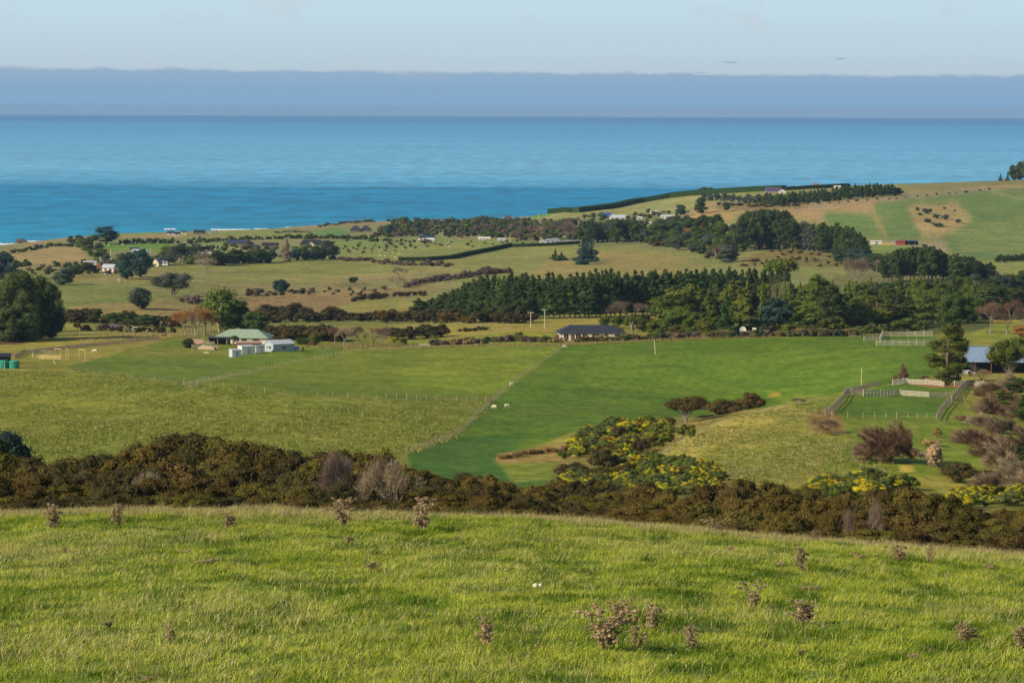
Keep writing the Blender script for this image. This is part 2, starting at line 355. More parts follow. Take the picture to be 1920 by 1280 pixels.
# mid-distance farmland
paint([(620,470),(780,455),(960,446),(960,462),(780,490),(640,486)], '8b924e', .25, 1500)
paint([(640,492),(860,470),(1060,460),(1140,462),(1200,463),(1290,478),(1330,500),(1280,520),(640,520)], '8a8b4c', .3, 1400)
paint([(1000,503),(1060,482),(1150,470),(1240,474),(1330,498),(1280,520),(1000,520)], '968950', .5, 1350, jit=2)
paint([(280,512),(330,492),(560,484),(800,492),(830,504),(700,522),(560,528),(380,505)], '878946', .3, 1400)
paint([(380,498),(560,512),(600,525),(560,535),(380,530)], '87874a', .3, 1400)
line([(400,505),(480,516),(560,524)], 1.2, 'a59a62', .2, 1400)  # pale edge lines from here: sunlight along field rims, painted in
line([(640,488),(800,500),(860,503)], 1.3, 'a99b6e', .2, 1400)
line([(610,522),(700,516),(820,506)], 1.3, 'a59767', .2, 1400)
paint([(100,510),(300,500),(380,528),(250,530),(110,525)], '988b54', .4, 1300)
paint([(90,532),(240,532),(340,560),(330,575),(110,578)], '7b8442', .2, 1250)
paint([(130,575),(300,560),(380,560),(430,580),(330,600),(130,588)], '94834f', .7, 1180)
paint([(380,530),(560,535),(640,520),(800,512),(860,520),(840,550),(640,560),(380,560)], '8c7f52', .8, 1300, jit=2)
paint([(440,562),(560,552),(790,545),(800,552),(640,574),(610,590),(440,588)], '8f7350', .5, 1250)
paint([(610,578),(680,562),(800,556),(800,575),(740,594),(640,596)], '92894a', .35, 1150)
paint([(1380,500),(1400,480),(1450,466),(1560,474),(1590,500)], '7c6c3c', .9, 1300)
paint([(1560,520),(1700,500),(1900,530),(1900,600),(1560,600)], '777446', .5, 1150)
# behind the big paddocks
paint([(-100,596),(800,596),(960,592),(1700,592),(2020,592),(2020,660),(-100,660)], '7b7f42', .4, 950, 1320)
paint([(90,606),(160,612),(140,622),(80,620)], '949650', .2, 1000)
paint([(730,608),(1150,596),(1200,606),(1030,622),(860,630),(740,622)], '9b9455', .3, 980)
paint([(770,640),(860,630),(960,622),(1040,625),(1040,645),(770,655)], '808f3e', .2, 900)
paint([(-50,644),(60,636),(300,622),(330,632),(60,658),(-50,670)], '9c9658', .4, 850)
paint([(-50,628),(60,634),(40,646),(-50,648)], '6e4d3c', .1, 850)
paint([(1820,610),(2000,606),(2000,640),(1810,640)], '7f9038', .2, 850)
paint([(1830,600),(2000,598),(2000,606),(1830,608)], 'a3924e', .4, 850)
paint([(1235,560),(1500,556),(1840,560),(1860,612),(1800,626),(1240,628)], '525c30', .3, 930, 1350)
# near paddocks
paint([(120,690),(200,668),(300,640),(400,634),(560,650),(650,652),(640,662),(350,721),(130,693)], '668030', .12, 640, 1010)
paint([(230,650),(420,645),(430,668),(240,672)], '76803e', .25, 640, 1010, jit=2)
paint([(350,722),(640,662),(760,652),(1060,645),(920,748),(700,745),(560,740)], '6f822c', .15, 560, 1010)
paint([(740,690),(960,660),(1040,655),(930,740),(760,740)], '748a2c', .15, 600, 1010, jit=2)
paint([(-300,700),(140,692),(350,721),(560,741),(920,750),(860,820),(760,850),(740,880),(-300,880)], '78852f', .5, 400, 700)
paint([(480,830),(620,770),(800,760),(860,790),(700,850)], '7d872f', .5, 400, 660, jit=3)
paint([(-300,672),(20,665),(60,660),(140,660),(130,693),(-300,712)], '868a40', .35, 620, 960)
paint([(1058,647),(1200,636),(1440,630),(1640,628),(1760,630),(1760,700),(1700,718),(1600,740),(1450,770),(1300,800),(1190,790),(1090,805),(940,860),(960,900),(1000,920),(800,920),(762,850),(862,812),(920,752)], '597920', .08, 400, 1010)
paint([(1100,665),(1700,650),(1740,690),(1500,735),(1250,745),(1080,720)], '608026', .12, 600, 960, jit=3)
paint([(762,850),(860,820),(990,810),(960,850),(935,870),(1040,905),(900,930),(780,905)], '4a7232', .05, 395, 640)
paint([(930,862),(1000,858),(1060,870),(1030,900),(960,905)], '788a38', .3, 395, 600)
paint([(930,862),(940,850),(1060,832),(1090,815),(1110,850),(1060,865),(940,870)], '97815a', .8, 395, 640)
paint([(1030,905),(1050,850),(1180,790),(1300,780),(1420,765),(1420,775),(1300,815),(1220,860),(1340,870),(1380,900),(1380,940),(1000,940)], '7c7440', .8, 395, 660)
paint([(1120,838),(1150,842),(1172,850),(1140,848)], 'c8b88c', 0, 395, 640)
paint([(1070,850),(1105,850),(1100,856),(1072,857)], 'bdb088', 0, 395, 640)
# knoll on the right
paint([(1225,862),(1270,828),(1330,800),(1430,768),(1540,747),(1600,728),(1700,716),(1800,708),(2000,708),(2000,960),(1340,960),(1370,905),(1340,872),(1240,862)], '8a8f42', .6, 395, 790)
paint([(1225,862),(1270,828),(1330,796),(1430,765),(1540,745),(1545,758),(1440,795),(1350,835),(1270,868)], 'aca466', .9, 395, 640)  # pale crest strip: sunlight on the knoll edge put into the colour
paint([(1440,745),(1560,738),(1610,735),(1770,740),(1800,760),(2000,760),(2000,900),(1760,890),(1560,900),(1540,870),(1600,820),(1560,790)], '748a2c', .35, 395, 760, jit=3)
paint([(1560,778),(1612,738),(1790,745),(1760,780)], '587c26', .15, 395, 760)
paint([(1650,722),(1700,718),(1800,722),(1860,730),(1700,736),(1620,734)], '587c26', .15, 395, 790)
paint([(1700,716),(1850,716),(1840,726),(1740,728)], '9b7d5c', .1, 500, 800)
paint([(1510,775),(1560,762),(1585,790),(1580,815),(1520,810)], '8c7352', .9, 395, 760)
paint([(1686,873),(1712,870),(1716,884),(1690,886)], 'c2b478', 0, 395, 700)
paint([(1350,940),(2000,925),(2000,985),(1350,985)], '6e7434', .5, 270, 470)
paint([(1440,738),(1460,736),(1465,742),(1442,743)], 'b49a62', 0, 600, 800)
# lanes
line([(-60,686),(0,672),(40,660),(100,653),(300,635)], 2.6, '85757a', 0, 600, 1010)
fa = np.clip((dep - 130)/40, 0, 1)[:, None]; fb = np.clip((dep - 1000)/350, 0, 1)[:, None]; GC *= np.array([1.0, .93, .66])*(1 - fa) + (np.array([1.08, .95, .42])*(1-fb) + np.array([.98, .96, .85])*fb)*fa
def blur(A, n=1):
    for _ in range(n):
        A[1:-1] = (A[:-2] + 2*A[1:-1] + A[2:])/4; A[:, 1:-1] = (A[:, :-2] + 2*A[:, 1:-1] + A[:, 2:])/4
    return A
GC = blur(GC.reshape(*XX.shape, 3), 3).reshape(-1, 3); TU = blur(TU.reshape(XX.shape), 3).ravel()
# clover-dark and worn patches of the pasture itself
v = 1 + fbm(TP[:,0]/30, dep/50, 3, 70) * .35
GC *= v[:, None]*1.05
gm, gN, gL = new_mat('pasture'); gb = P(gm, gN, gL, .9, .15)
ga = gN.new('ShaderNodeAttribute'); ga.attribute_name = 'gcol'; gt = gN.new('ShaderNodeAttribute'); gt.attribute_name = 'tint'
gtc = gN.new('ShaderNodeTexCoord'); ob = gtc.outputs['Object']
gmp = gN.new('ShaderNodeMapping'); gmp.inputs['Scale'].default_value = (1, .32, 1); gL.new(ob, gmp.inputs[0])
n1 = NZ(gN, gL, gmp.outputs[0], .45, 6, .7); n2 = NZ(gN, gL, ob, .07, 5, .6); n3 = NZ(gN, gL, ob, .012, 3, .6)
c0 = MX(gN, gL, MR(gN, gL, n2, .3, .7), (.74, .80, .74), (1.26, 1.2, 1.2)); c0 = MX(gN, gL, 1.0, c0, MX(gN, gL, MR(gN, gL, n3, .32, .68), (.86, .95, .86), (1.14, 1.05, 1.1)), 'MULTIPLY'); c0 = MX(gN, gL, 1.0, ga.outputs['Color'], c0, 'MULTIPLY')
c0 = MX(gN, gL, 1.0, c0, MX(gN, gL, MR(gN, gL, n1, .32, .68), (.68, .74, .66), (1.3, 1.24, 1.22)), 'MULTIPLY')
sm = gN.new('ShaderNodeMath'); sm.operation = 'MULTIPLY'; gL.new(MR(gN, gL, n1, .44, .66), sm.inputs[0]); gL.new(MR(gN, gL, n2, .25, .6), sm.inputs[1])
s2 = gN.new('ShaderNodeMath'); s2.operation = 'MULTIPLY'; s2.use_clamp = True; gL.new(sm.outputs[0], s2.inputs[0]); gL.new(gt.outputs['Fac'], s2.inputs[1])
c0 = MX(gN, gL, s2.outputs[0], c0, lin('b3a46a'))
gL.new(c0, gb.inputs['Base Color'])
bp = gN.new('ShaderNodeBump'); bp.inputs['Strength'].default_value = .5; bp.inputs['Distance'].default_value = .5
gL.new(n1, bp.inputs['Height']); gL.new(bp.outputs[0], gb.inputs['Normal'])
mb = MB(); nr, nc = XX.shape; i, j = np.meshgrid(np.arange(nr-1), np.arange(nc-1), indexing='ij'); i = i.ravel(); j = j.ravel()
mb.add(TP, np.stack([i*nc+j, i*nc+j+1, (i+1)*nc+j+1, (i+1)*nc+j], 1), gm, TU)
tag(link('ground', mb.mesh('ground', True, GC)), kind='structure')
# ---------------------------------------------------------------- sea
sm_, sN, sL = new_mat('sea_water'); tcs = sN.new('ShaderNodeTexCoord')
def smap(sx_, sy_, off=0):
    mp = sN.new('ShaderNodeMapping'); mp.inputs['Scale'].default_value = (sx_, sy_, 1); mp.inputs['Location'].default_value = (off, off, 0)
    mp.inputs['Rotation'].default_value = (0, 0, .03); sL.new(tcs.outputs['Object'], mp.inputs[0]); return mp.outputs[0]
def smath(op, a, b):
    n = sN.new('ShaderNodeMath'); n.operation = op
    for i_, v_ in enumerate((a, b)):
        if isinstance(v_, (int, float)): n.inputs[i_].default_value = v_
        else: sL.new(v_, n.inputs[i_])
    return n.outputs[0]
sp = sN.new('ShaderNodeSeparateXYZ'); sL.new(tcs.outputs['Object'], sp.inputs[0])
# water colour follows the distance from the shore: shallow teal, then the wind-ruffled open sea
wv = NZ(sN, sL, smap(.0005, .0012), 1, 3); yy_ = smath('ADD', sp.outputs['Y'], smath('ADD', smath('MULTIPLY', smath('SUBTRACT', wv, .5), 900), smath('MULTIPLY', sp.outputs['X'], .1)))
dn = MR(sN, sL, smath('LOGARITHM', smath('MAXIMUM', yy_, 1500), 10), 3.3, 4.56)
cr = sN.new('ShaderNodeValToRGB'); el = cr.color_ramp
pts = [(0, '1c9abf'), (.16, '088cbb'), (.222, '1490c0'), (.252, '62b4dc'), (.32, '78c0e4'), (.5, '6cb8e2'), (.68, '50aadc'), (.79, '40a0d8'), (.81, '1c86c4'), (1, '0c7cc0')]
while len(el.elements) < len(pts): el.elements.new(.5)
for e, (p_, c_) in zip(el.elements, pts): e.position = p_; e.color = (*lin(c_), 1)
sL.new(dn, cr.inputs[0])
def streak(a, b, det, lo, hi, c, dd, o):
    return MR(sN, sL, NZ(sN, sL, smap(a, b, o), 1, det, .6), lo, hi, c, dd)
st = smath('MULTIPLY', streak(.03, .011, 5, .34, .66, .74, 1.2, 3), streak(.0022, .012, 5, .3, .7, .8, 1.16, 9))
st = smath('MULTIPLY', st, streak(.0003, .0011, 4, .3, .7, .92, 1.08, 5))
scl = sN.new('ShaderNodeVectorMath'); scl.operation = 'SCALE'; sL.new(cr.outputs[0], scl.inputs[0]); sL.new(st, scl.inputs['Scale'])
sd = sN.new('ShaderNodeBsdfDiffuse'); sg = sN.new('ShaderNodeBsdfGlossy'); sg.inputs['Roughness'].default_value = .28
sg.inputs['Color'].default_value = (1, 1, 1, 1); sx_ = sN.new('ShaderNodeMixShader'); sx_.inputs[0].default_value = .12
so_ = sN.new('ShaderNodeOutputMaterial'); sL.new(scl.outputs[0], sd.inputs[0]); sL.new(sd.outputs[0], sx_.inputs[1]); sL.new(sg.outputs[0], sx_.inputs[2]); sL.new(sx_.outputs[0], so_.inputs[0])
mb = MB(); SE = 36000.
ang = np.linspace(-.62, .62, 25); ys = np.array([1700, 2300, 3200, 5000, 9000, 18000, SE])
v = [(math.sin(a)*y, math.cos(a)*y, 0) for y in ys for a in ang]; n_ = len(ang)
mb.add(v, [[i*n_+j, i*n_+j+1, (i+1)*n_+j+1, (i+1)*n_+j] for i in range(len(ys)-1) for j in range(n_-1)], sm_)
tag(link('sea', mb.mesh('sea')), kind='structure')
# ---------------------------------------------------------------- air
hm = bpy.data.materials.new('haze_air'); hm.use_nodes = True; t = hm.node_tree; t.nodes.clear()
pv = t.nodes.new('ShaderNodeVolumePrincipled'); pv.inputs['Density'].default_value = HAZE = 3.0e-5; pv.inputs['Color'].default_value = (.44, .69, 1, 1)
ho = t.nodes.new('ShaderNodeOutputMaterial'); t.links.new(pv.outputs[0], ho.inputs['Volume'])
mb = MB(); mb.box(-21500, 21500, -300, 36600, -8, 112, hm); tag(link('haze', mb.mesh('haze')), kind='stuff')
# ---------------------------------------------------------------- foliage materials
FM = dict(
 pine=foliage('pine_needles', '303c22', '62733c'), bluepine=foliage('blue_needles', '30433c', '587062'),
 olive=foliage('cypress_foliage', '414d1e', '8b9542'), green=foliage('leaf_green', '3f5020', '78893e'),
 gum=foliage('gum_leaves', '3b4726', '727c46'), manuka=foliage('scrub_leaves', '483f1f', '8c7e3a'),
 brownscrub=foliage('brown_scrub_leaves', '453b20', '80703e'), darkscrub=foliage('dark_scrub_leaves', '3a3622', '6a613a'),
 gorse=foliage('gorse_spines', '505a2e', '8c9350'), flower=foliage('gorse_flowers', 'd2c01c', 'f2e63a', .15),
 greyleaf=foliage('grey_leaves', '3f4738', '6f7660'), straw=foliage('dry_straw', '8d7440', 'c9b478'),
 redtwig=foliage('russet_twigs', '6a5240', 'a0826a'), twig=foliage('bare_twigs', '7e6a54', 'bca888'),
 willow=foliage('orange_twigs', '8c6038', 'c6925c'), mauve=foliage('dry_mauve_scrub', '665648', '9c8878'),
 yellowgreen=foliage('lime_leaves', '6a7420', 'a8ab3a'), hedge=foliage('hedge_leaves', '26381e', '4a6030'),
 thistle=foliage('dead_thistle_heads', '8c785a', 'c9b48c', .15), flax=foliage('flax_blades', '5a5c34', '9a9468'))
BARK = flat('bark', '6b5c4c', .9, .25, 6); PALEBARK = flat('pale_bark', 'b7aa98', .8, .2, 6); GREYBARK = flat('grey_bark', '8f8272', .9, .2, 6)
def rv(n, r):                                # n random unit vectors
    v = r.normal(size=(n, 3)); return v / np.linalg.norm(v, axis=1)[:, None]
def leaves(mb, clumps, n, size, mat, r, up=.25, tlo=.0, thi=1., flatn=.0, shell=(.72, 1.06)):
    """n leaf-sized faces spread over ellipsoidal clumps (x,y,z,rx,ry,rz)"""
    c = np.array(clumps, float); w = (c[:,3]*c[:,4] + c[:,4]*c[:,5] + c[:,3]*c[:,5]); k = r.choice(len(c), n, p=w/w.sum())
    ct = r.uniform(tlo, thi, len(c)); d = rv(n, r); rad = r.uniform(shell[0], shell[1], n)[:, None]
    p = c[k, :3] + d * c[k, 3:6] * rad
    nn = d + rv(n, r) * .75; nn[:, 2] += up; nn /= np.linalg.norm(nn, axis=1)[:, None]
    a = np.cross(nn, rv(n, r)); a /= np.linalg.norm(a, axis=1)[:, None]; b = np.cross(nn, a)
    s = (size * r.uniform(.55, 1.5, n))[:, None]; e = r.uniform(.5, 1, n)[:, None]
    v = np.stack([p - a*s, p - b*s*e, p + a*s, p + b*s*e], 1).reshape(-1, 3)
    t = np.clip(ct[k]*.6 + r.uniform(0, .4, n), 0, 1)
    mb.add(v, np.arange(4*n).reshape(n, 4), mat, np.repeat(t, 4))
ICO = None
def cores(mb, clumps, k, mat, r, t=.2):      # dense inner wood-and-leaf mass of each clump
    u = np.linspace(0, 2*np.pi, 8, endpoint=False); ph = np.linspace(.35, np.pi - .35, 4)
    base = np.array([[math.sin(p)*math.cos(a), math.sin(p)*math.sin(a), math.cos(p)] for p in ph for a in u] + [[0,0,1],[0,0,-1]])
    f4 = [[i*8+j, (i+1)*8+j, (i+1)*8+(j+1)%8, i*8+(j+1)%8] for i in range(3) for j in range(8)]
    f3 = [[32, j, (j+1)%8] for j in range(8)] + [[33, 24+(j+1)%8, 24+j] for j in range(8)]
    for c in clumps:
        v = np.array(c[:3]) + base * np.array(c[3:6]) * k * r.uniform(.8, 1.15, (34, 1))
        mb.add(v, f4, mat, t); mb.add(v, f3, mat, t)
def splitmesh(name, fn, seed, wn=None):
    """returns (crown mesh, wood mesh) drawn by fn, brought to unit height and its nominal width"""
    a, b = MB(), MB(); fn(a, b, np.random.RandomState(seed)); V = np.concatenate(a.v)
    zz = np.percentile(V[:, 2], 99.3); ww = (np.percentile(V[:, 0], 98.5) - np.percentile(V[:, 0], 1.5) + np.percentile(V[:, 1], 98.5) - np.percentile(V[:, 1], 1.5))/2
    g = np.array([wn/ww, wn/ww, 1/zz]) if wn else np.ones(3)
    for m_ in (a, b): m_.v = [x*g for x in m_.v]
    return (a.mesh(name + '_crown'), b.mesh(name + '_trunk') if b.n else None)
def limb(mb, p0, p1, r0, r1, r, mat, bend=.08, seg=5, n=4):
    p0, p1 = np.array(p0, float), np.array(p1, float); t = np.linspace(0, 1, n)[:, None]
    w = r.normal(size=(n, 3)) * bend * np.linalg.norm(p1 - p0); w[0] = w[-1] = 0
    P_ = p0 + (p1 - p0) * t + w; mb.tube(P_, np.linspace(r0, r1, n), seg, mat, None, False); return P_
# every shape below is one unit high
def f_round(mat, n=2600, sz=.02, wide=.42, base=.12, nc=16, bark=None, flat_=.75):
    def fn(a, b, r):
        cl = [(0, 0, base + (1-base)*.45, wide*.55, wide*.55, (1-base)*.38)]
        for i in range(nc):
            d = rv(1, r)[0]; q = wide*.66*r.uniform(.8, 1.1)
            s = r.uniform(.12, .24) * (wide/.42)**.5 * (16/nc)**.3
            cl.append((d[0]*q, d[1]*q, base + (1-base)*.47 + d[2]*(1-base)*.36*r.uniform(.8,1.08), s, s, s*flat_))
        cores(a, cl, .72, mat, r); leaves(a, cl, n, sz, mat, r)
        b.tube([(0,0,-.05), (0.01,0,base+.1), (0,.01,.45)], [.04,.03,.02], 6, bark or BARK)
    return fn
def f_conifer(mat, n=2400, sz=.018, w=.2, base=.1, tiers=11, rag=.35, top=1.0, bark=None):
    def fn(a, b, r):
        cl = []
        for i in range(tiers):
            t = i / (tiers - 1); z = base + (top - base - .03) * t; rr = w * (1 - t)**.75 * r.uniform(1 - rag, 1 + rag) + .015
            for k in range(max(2, int(6 * (1 - t)) + 1)):
                th = r.uniform(0, 6.28); q = rr * r.uniform(.45, 1.0); s = max(.028, rr * .5)
                cl.append((math.cos(th)*q, math.sin(th)*q, z + r.uniform(-.03, .03), s, s, max(.035, s*.55)))
            cl.append((0, 0, z, rr*.55 + .01, rr*.55 + .01, .06))
        cores(a, cl, .7, mat, r); leaves(a, cl, n, sz, mat, r, up=.5)
        b.tube([(0,0,-.05), (0,0,.5), (0,0,.93)], [.022,.014,.004], 6, bark or BARK)
    return fn
def f_pine(mat, n=2600, sz=.018, w=.2, base=.17):      # plantation pine: narrow, blunt crown over a bare stem
    def fn(a, b, r):
        cl = []
        for i in range(13):
            t = i / 12; z = base + (.95 - base) * t; rr = w * math.sin(math.pi * (.22 + .74 * t))**.8 * r.uniform(.65, 1.2) * (1.05 - .45*t)
            for k in range(4):
                th = r.uniform(0, 6.28); q = rr * r.uniform(.4, 1.0); s = rr*.45 + .02
                cl.append((math.cos(th)*q, math.sin(th)*q, z + r.uniform(-.03,.03), s, s, s*.75))
        cl.append((0, 0, .95, .035, .035, .06))
        cores(a, cl, .7, mat, r); leaves(a, cl, n, sz, mat, r, up=.4)
        b.tube([(0,0,-.05), (.005,0,.4), (0,0,.9)], [.018,.014,.004], 6, GREYBARK)
    return fn
def f_layered(mat, n=3200, sz=.017, w=.45, base=.2, lay=9, bark=None):   # macrocarpa: spreading plates of foliage
    def fn(a, b, r):
        cl = []
        for i in range(lay):
            t = i / (lay - 1); z = base + (.94 - base)*t; R_ = w * (math.sin(math.pi*(.18 + .68*t)))
            for k in range(5):
                th = r.uniform(0, 6.28); q = R_*r.uniform(.35, .95); s = R_*r.uniform(.25,.42) + .03
                cl.append((math.cos(th)*q, math.sin(th)*q, z + r.uniform(-.04,.04), s*1.2, s*1.2, s*.42))
                if k < 3: limb(b, (0,0,z-.12), (math.cos(th)*q, math.sin(th)*q, z-.02), .014, .005, r, bark or BARK, .05)
        cores(a, cl, .68, mat, r); leaves(a, cl, n, sz, mat, r, up=.6)
        b.tube([(0,0,-.05), (.01,0,.3), (-.01,.01,.6), (0,0,.9)], [.04,.032,.02,.008], 7, bark or BARK)
    return fn
def f_gum(mat, n=3200, sz=.017, w=.36, base=.18, lobes=13, bark=None, trunks=2, tk=1.0):      # open crown on visible pale limbs
    def fn(a, b, r):
        cl = []
        for i in range(lobes):
            th = r.uniform(0, 6.28); q = w*r.uniform(.15,.85); z = base + (.9-base)*r.uniform(.25, 1)*(1-.35*(q/w)**2); s = r.uniform(.09,.17)*(w/.34)**.5
            cl.append((math.cos(th)*q, math.sin(th)*q, z, s*1.15, s*1.15, s*.75))
            cl.append((math.cos(th)*q*.8 + r.uniform(-.06,.06), math.sin(th)*q*.8 + r.uniform(-.06,.06), z - .07, s*.8, s*.8, s*.6))
            x0 = r.uniform(-.03,.03) if trunks > 1 else 0
            limb(b, (x0,0,.08 + r.uniform(0,.3)), (math.cos(th)*q, math.sin(th)*q, z), .009*tk, .003*tk, r, bark or PALEBARK, .06, 4)
        cores(a, cl, .55, mat, r); leaves(a, cl, n, sz, mat, r)
        for i in range(trunks): limb(b, (r.uniform(-.02,.02),0,-.05), (r.uniform(-.06,.06), r.uniform(-.05,.05), .6), .019*tk, .008*tk, r, bark or PALEBARK, .04, 6)
    return fn
def f_bare(mat, n=2200, w=.38, base=.15, bark=None, tw=.05, thick=.0022, upw=.6):      # leafless crown of fine twigs
    def fn(a, b, r):
        tips = []
        def grow(p, d, L_, rad, lev):
            q = p + d * L_; limb(b, p, q, rad, rad*.6, r, bark or GREYBARK, .05, 4, 3)
            if lev == 0: tips.append((q, d)); return
            for k in range(3 if lev > 1 else 4):
                dd = d + rv(1, r)[0]*.75; dd[2] += .15*upw; dd /= np.linalg.norm(dd); grow(q, dd, L_*r.uniform(.6,.8), rad*.55, lev-1)
        for k in range(3):
            d0 = np.array([r.uniform(-.5,.5)*w/.38, r.uniform(-.5,.5)*w/.38, 1.]); d0 /= np.linalg.norm(d0); grow(np.array([0,0,base]), d0, .24, .016, 3)
        b.tube([(0,0,-.05), (.005,0,base*.5), (0,0,base+.02)], [.03,.025,.02], 6, bark or GREYBARK)
        T = np.array([t[0] for t in tips]); D_ = np.array([t[1] for t in tips]); mx = T[:, 2].max(); ww = np.abs(T[:, :2]).max()
        k = r.choice(len(T), n); d = D_[k] + rv(n, r)*.8; d[:, 2] += upw*.4; d /= np.linalg.norm(d, axis=1)[:, None]
        p0 = T[k] - d*0.02 + r.normal(size=(n,3))*.035; p1 = p0 + d*(tw*r.uniform(.5,1.6,n))[:, None]
        s = np.cross(d, rv(n, r)); s /= np.linalg.norm(s, axis=1)[:, None]; s *= thick
        v = np.stack([p0 - s, p0 + s, p1], 1).reshape(-1, 3); a.add(v, np.arange(3*n).reshape(n, 3), mat, np.repeat(r.uniform(0,1,n), 3))
        g = np.array([w/(ww+.03), w/(ww+.03), .97/(mx+.05)])
        for m_ in (a, b): m_.v = [x*g for x in m_.v]
    return fn
def f_scrub(mat, n=3000, sz=.022, nc=26, w=.55, mat2=None, stems=True):      # billowing shrub to the ground
    def fn(a, b, r):
        cl = []
        for i in range(nc):
            th = r.uniform(0, 6.28); q = w*math.sqrt(r.uniform(0, 1))*.8; z = .62*(1 - (q/w)**2*.75)*r.uniform(.55, 1.15) + .1; s = r.uniform(.12,.2)*(26/nc)**.35
            cl.append((math.cos(th)*q, math.sin(th)*q, min(z, .84), s, s, s*.8))
        cl.append((0,0,.35,w*.6,w*.6,.34))
        cores(a, cl, .75, mat, r); leaves(a, cl, n, sz, mat, r, up=.5, shell=(.75,1.12))
        if mat2: leaves(a, cl[:nc//4], n//7, sz*.9, mat2, r, shell=(.9,1.15))
        if stems:
            for k in range(9):
                th = r.uniform(0, 6.28); limb(b, (r.uniform(-.05,.05), r.uniform(-.05,.05), -.03), (math.cos(th)*w*.6, math.sin(th)*w*.6, r.uniform(.45,.8)), .010, .003, r, BARK, .06)
    return fn
def f_strands(mat, n=700, w=.5, lean=.5, hw=.012):      # flax, cabbage-tree heads, rush clumps: arching blades
    def fn(a, b, r):
        th = r.uniform(0, 6.28, n); l = r.uniform(.05, 1, n)*lean; d = np.stack([np.cos(th)*l, np.sin(th)*l, np.ones(n)], 1); d /= np.linalg.norm(d, axis=1)[:, None]
        p0 = np.stack([r.normal(0, w*.25, n), r.normal(0, w*.25, n), np.zeros(n)], 1); L_ = r.uniform(.5, 1, n)[:, None]
        p1 = p0 + d*L_*.6; p2 = p1 + (d*[1.6,1.6,.6])*L_*.4; s = np.cross(d, [0,0,1.]); s /= np.linalg.norm(s, axis=1)[:, None] + 1e-6; s *= hw
        v = np.stack([p0-s, p0+s, p1+s*.8, p1-s*.8, p2], 1).reshape(-1, 3); i = np.arange(n)[:, None]*5
        t = np.repeat(r.uniform(0,1,n), 5); a.add(v, i + [0,1,2,3], mat, t); k = a.n - len(v); a.f.setdefault(3, []).append((i + [3,2,4] + k, a.mi(mat)))
    return fn
def f_cabbage(a, b, r):                       # cabbage tree: a few stems each with a ball of sword leaves
    for k in range(5):
        h = r.uniform(.62,.84); x, y = r.uniform(-.16,.16,2); limb(b, (0,0,.0 if k == 0 else .3), (x,y,h), .03, .016, r, GREYBARK, .03)
        n = 260; d = rv(n, r); d[:,2] = d[:,2]*.8 + .15; s = np.cross(d, rv(n, r)); s /= np.linalg.norm(s, axis=1)[:, None]; s *= .006; p = np.array([x,y,h])
        v = np.stack([p - s, p + s, p + d*r.uniform(.13,.2,n)[:,None] - [0,0,.02]], 1).reshape(-1,3)
        v = np.stack([p+d*.02 - s, p+d*.02 + s, p + d*r.uniform(.13,.2,n)[:,None] - [0,0,.02]], 1).reshape(-1,3)
        a.add(v, np.arange(3*n).reshape(n,3), FM['green'], np.repeat(r.uniform(.2,1,n),3))
_lib = {}
def lib(kind, mat, k=0):
    key = (kind, mat, k)
    if key in _lib: return _lib[key]
    m = FM[mat]; s = hash_seed(kind + mat) + k * 17
    fn = dict(round=lambda: f_round(m), tall=lambda: f_round(m, 3000, .016, .26, -.03, 24), dense=lambda: f_round(m, 3800, .015, .34, -.04, 34),
      big=lambda: f_round(m, 9000, .0105, .34, -.03, 48, None, .8), conifer=lambda: f_conifer(m), narrow=lambda: f_conifer(m, 2200, .017, .13, .04, 12, .25),
      fat=lambda: f_conifer(m, 4200, .014, .3, .03, 13, .3), pine=lambda: f_pine(m), layered=lambda: f_layered(m), gum=lambda: f_gum(m), topgum=lambda: f_gum(m, 1300, .012, .13, .88, 9, GREYBARK, 2, .2), forked=lambda: f_gum(m, 5200, .017, .4, .5, 20, GREYBARK, 2, 1.1), umbrella=lambda: f_gum(m, 6500, .014, .6, .38, 34, GREYBARK, 3),
      bare=lambda: f_bare(m), bigbare=lambda: f_bare(m, 5000, .42, .12, None, .06, .0017), scrub=lambda: f_scrub(m), low=lambda: f_scrub(m, 2000, .028, 18, .8, None, False),
      bushy=lambda: f_scrub(m, 11000, .0112, 64, .55, FM['brownscrub']), sparse=lambda: f_bare(m, 5000, .6, .06, GREYBARK, .06, .0022),
      flax=lambda: f_strands(m), cabbage=lambda: f_cabbage, hero=lambda: f_layered(m, 9000, .010, .36, .1, 13))[kind]()
    _lib[key] = splitmesh(kind, fn, s, WN[kind]); return _lib[key]
def hash_seed(s): return sum(ord(c)*(i+3) for i, c in enumerate(s)) % 9973
WN = dict(round=.42*2, tall=.26*2.1, dense=.7, big=.7, conifer=.4, narrow=.27, fat=.6, pine=.4, layered=.85, gum=.75, umbrella=1.25, topgum=.36, forked=.9, bare=.76, bigbare=.84, scrub=1.15,
          low=1.6, bushy=1.15, sparse=1.2, flax=1.1, cabbage=.6, hero=.75)
NAME = dict(flax='flax_bush', cabbage='cabbage_tree', scrub='shrub', bushy='shrub', low='shrub', sparse='shrub', pine='pine_tree', conifer='conifer_tree', narrow='conifer_tree',
            fat='conifer_tree', bare='bare_tree', bigbare='bare_tree', gum='gum_tree', topgum='gum_tree', umbrella='spreading_tree', forked='spreading_tree')
NT = [0]
PLANTS = []
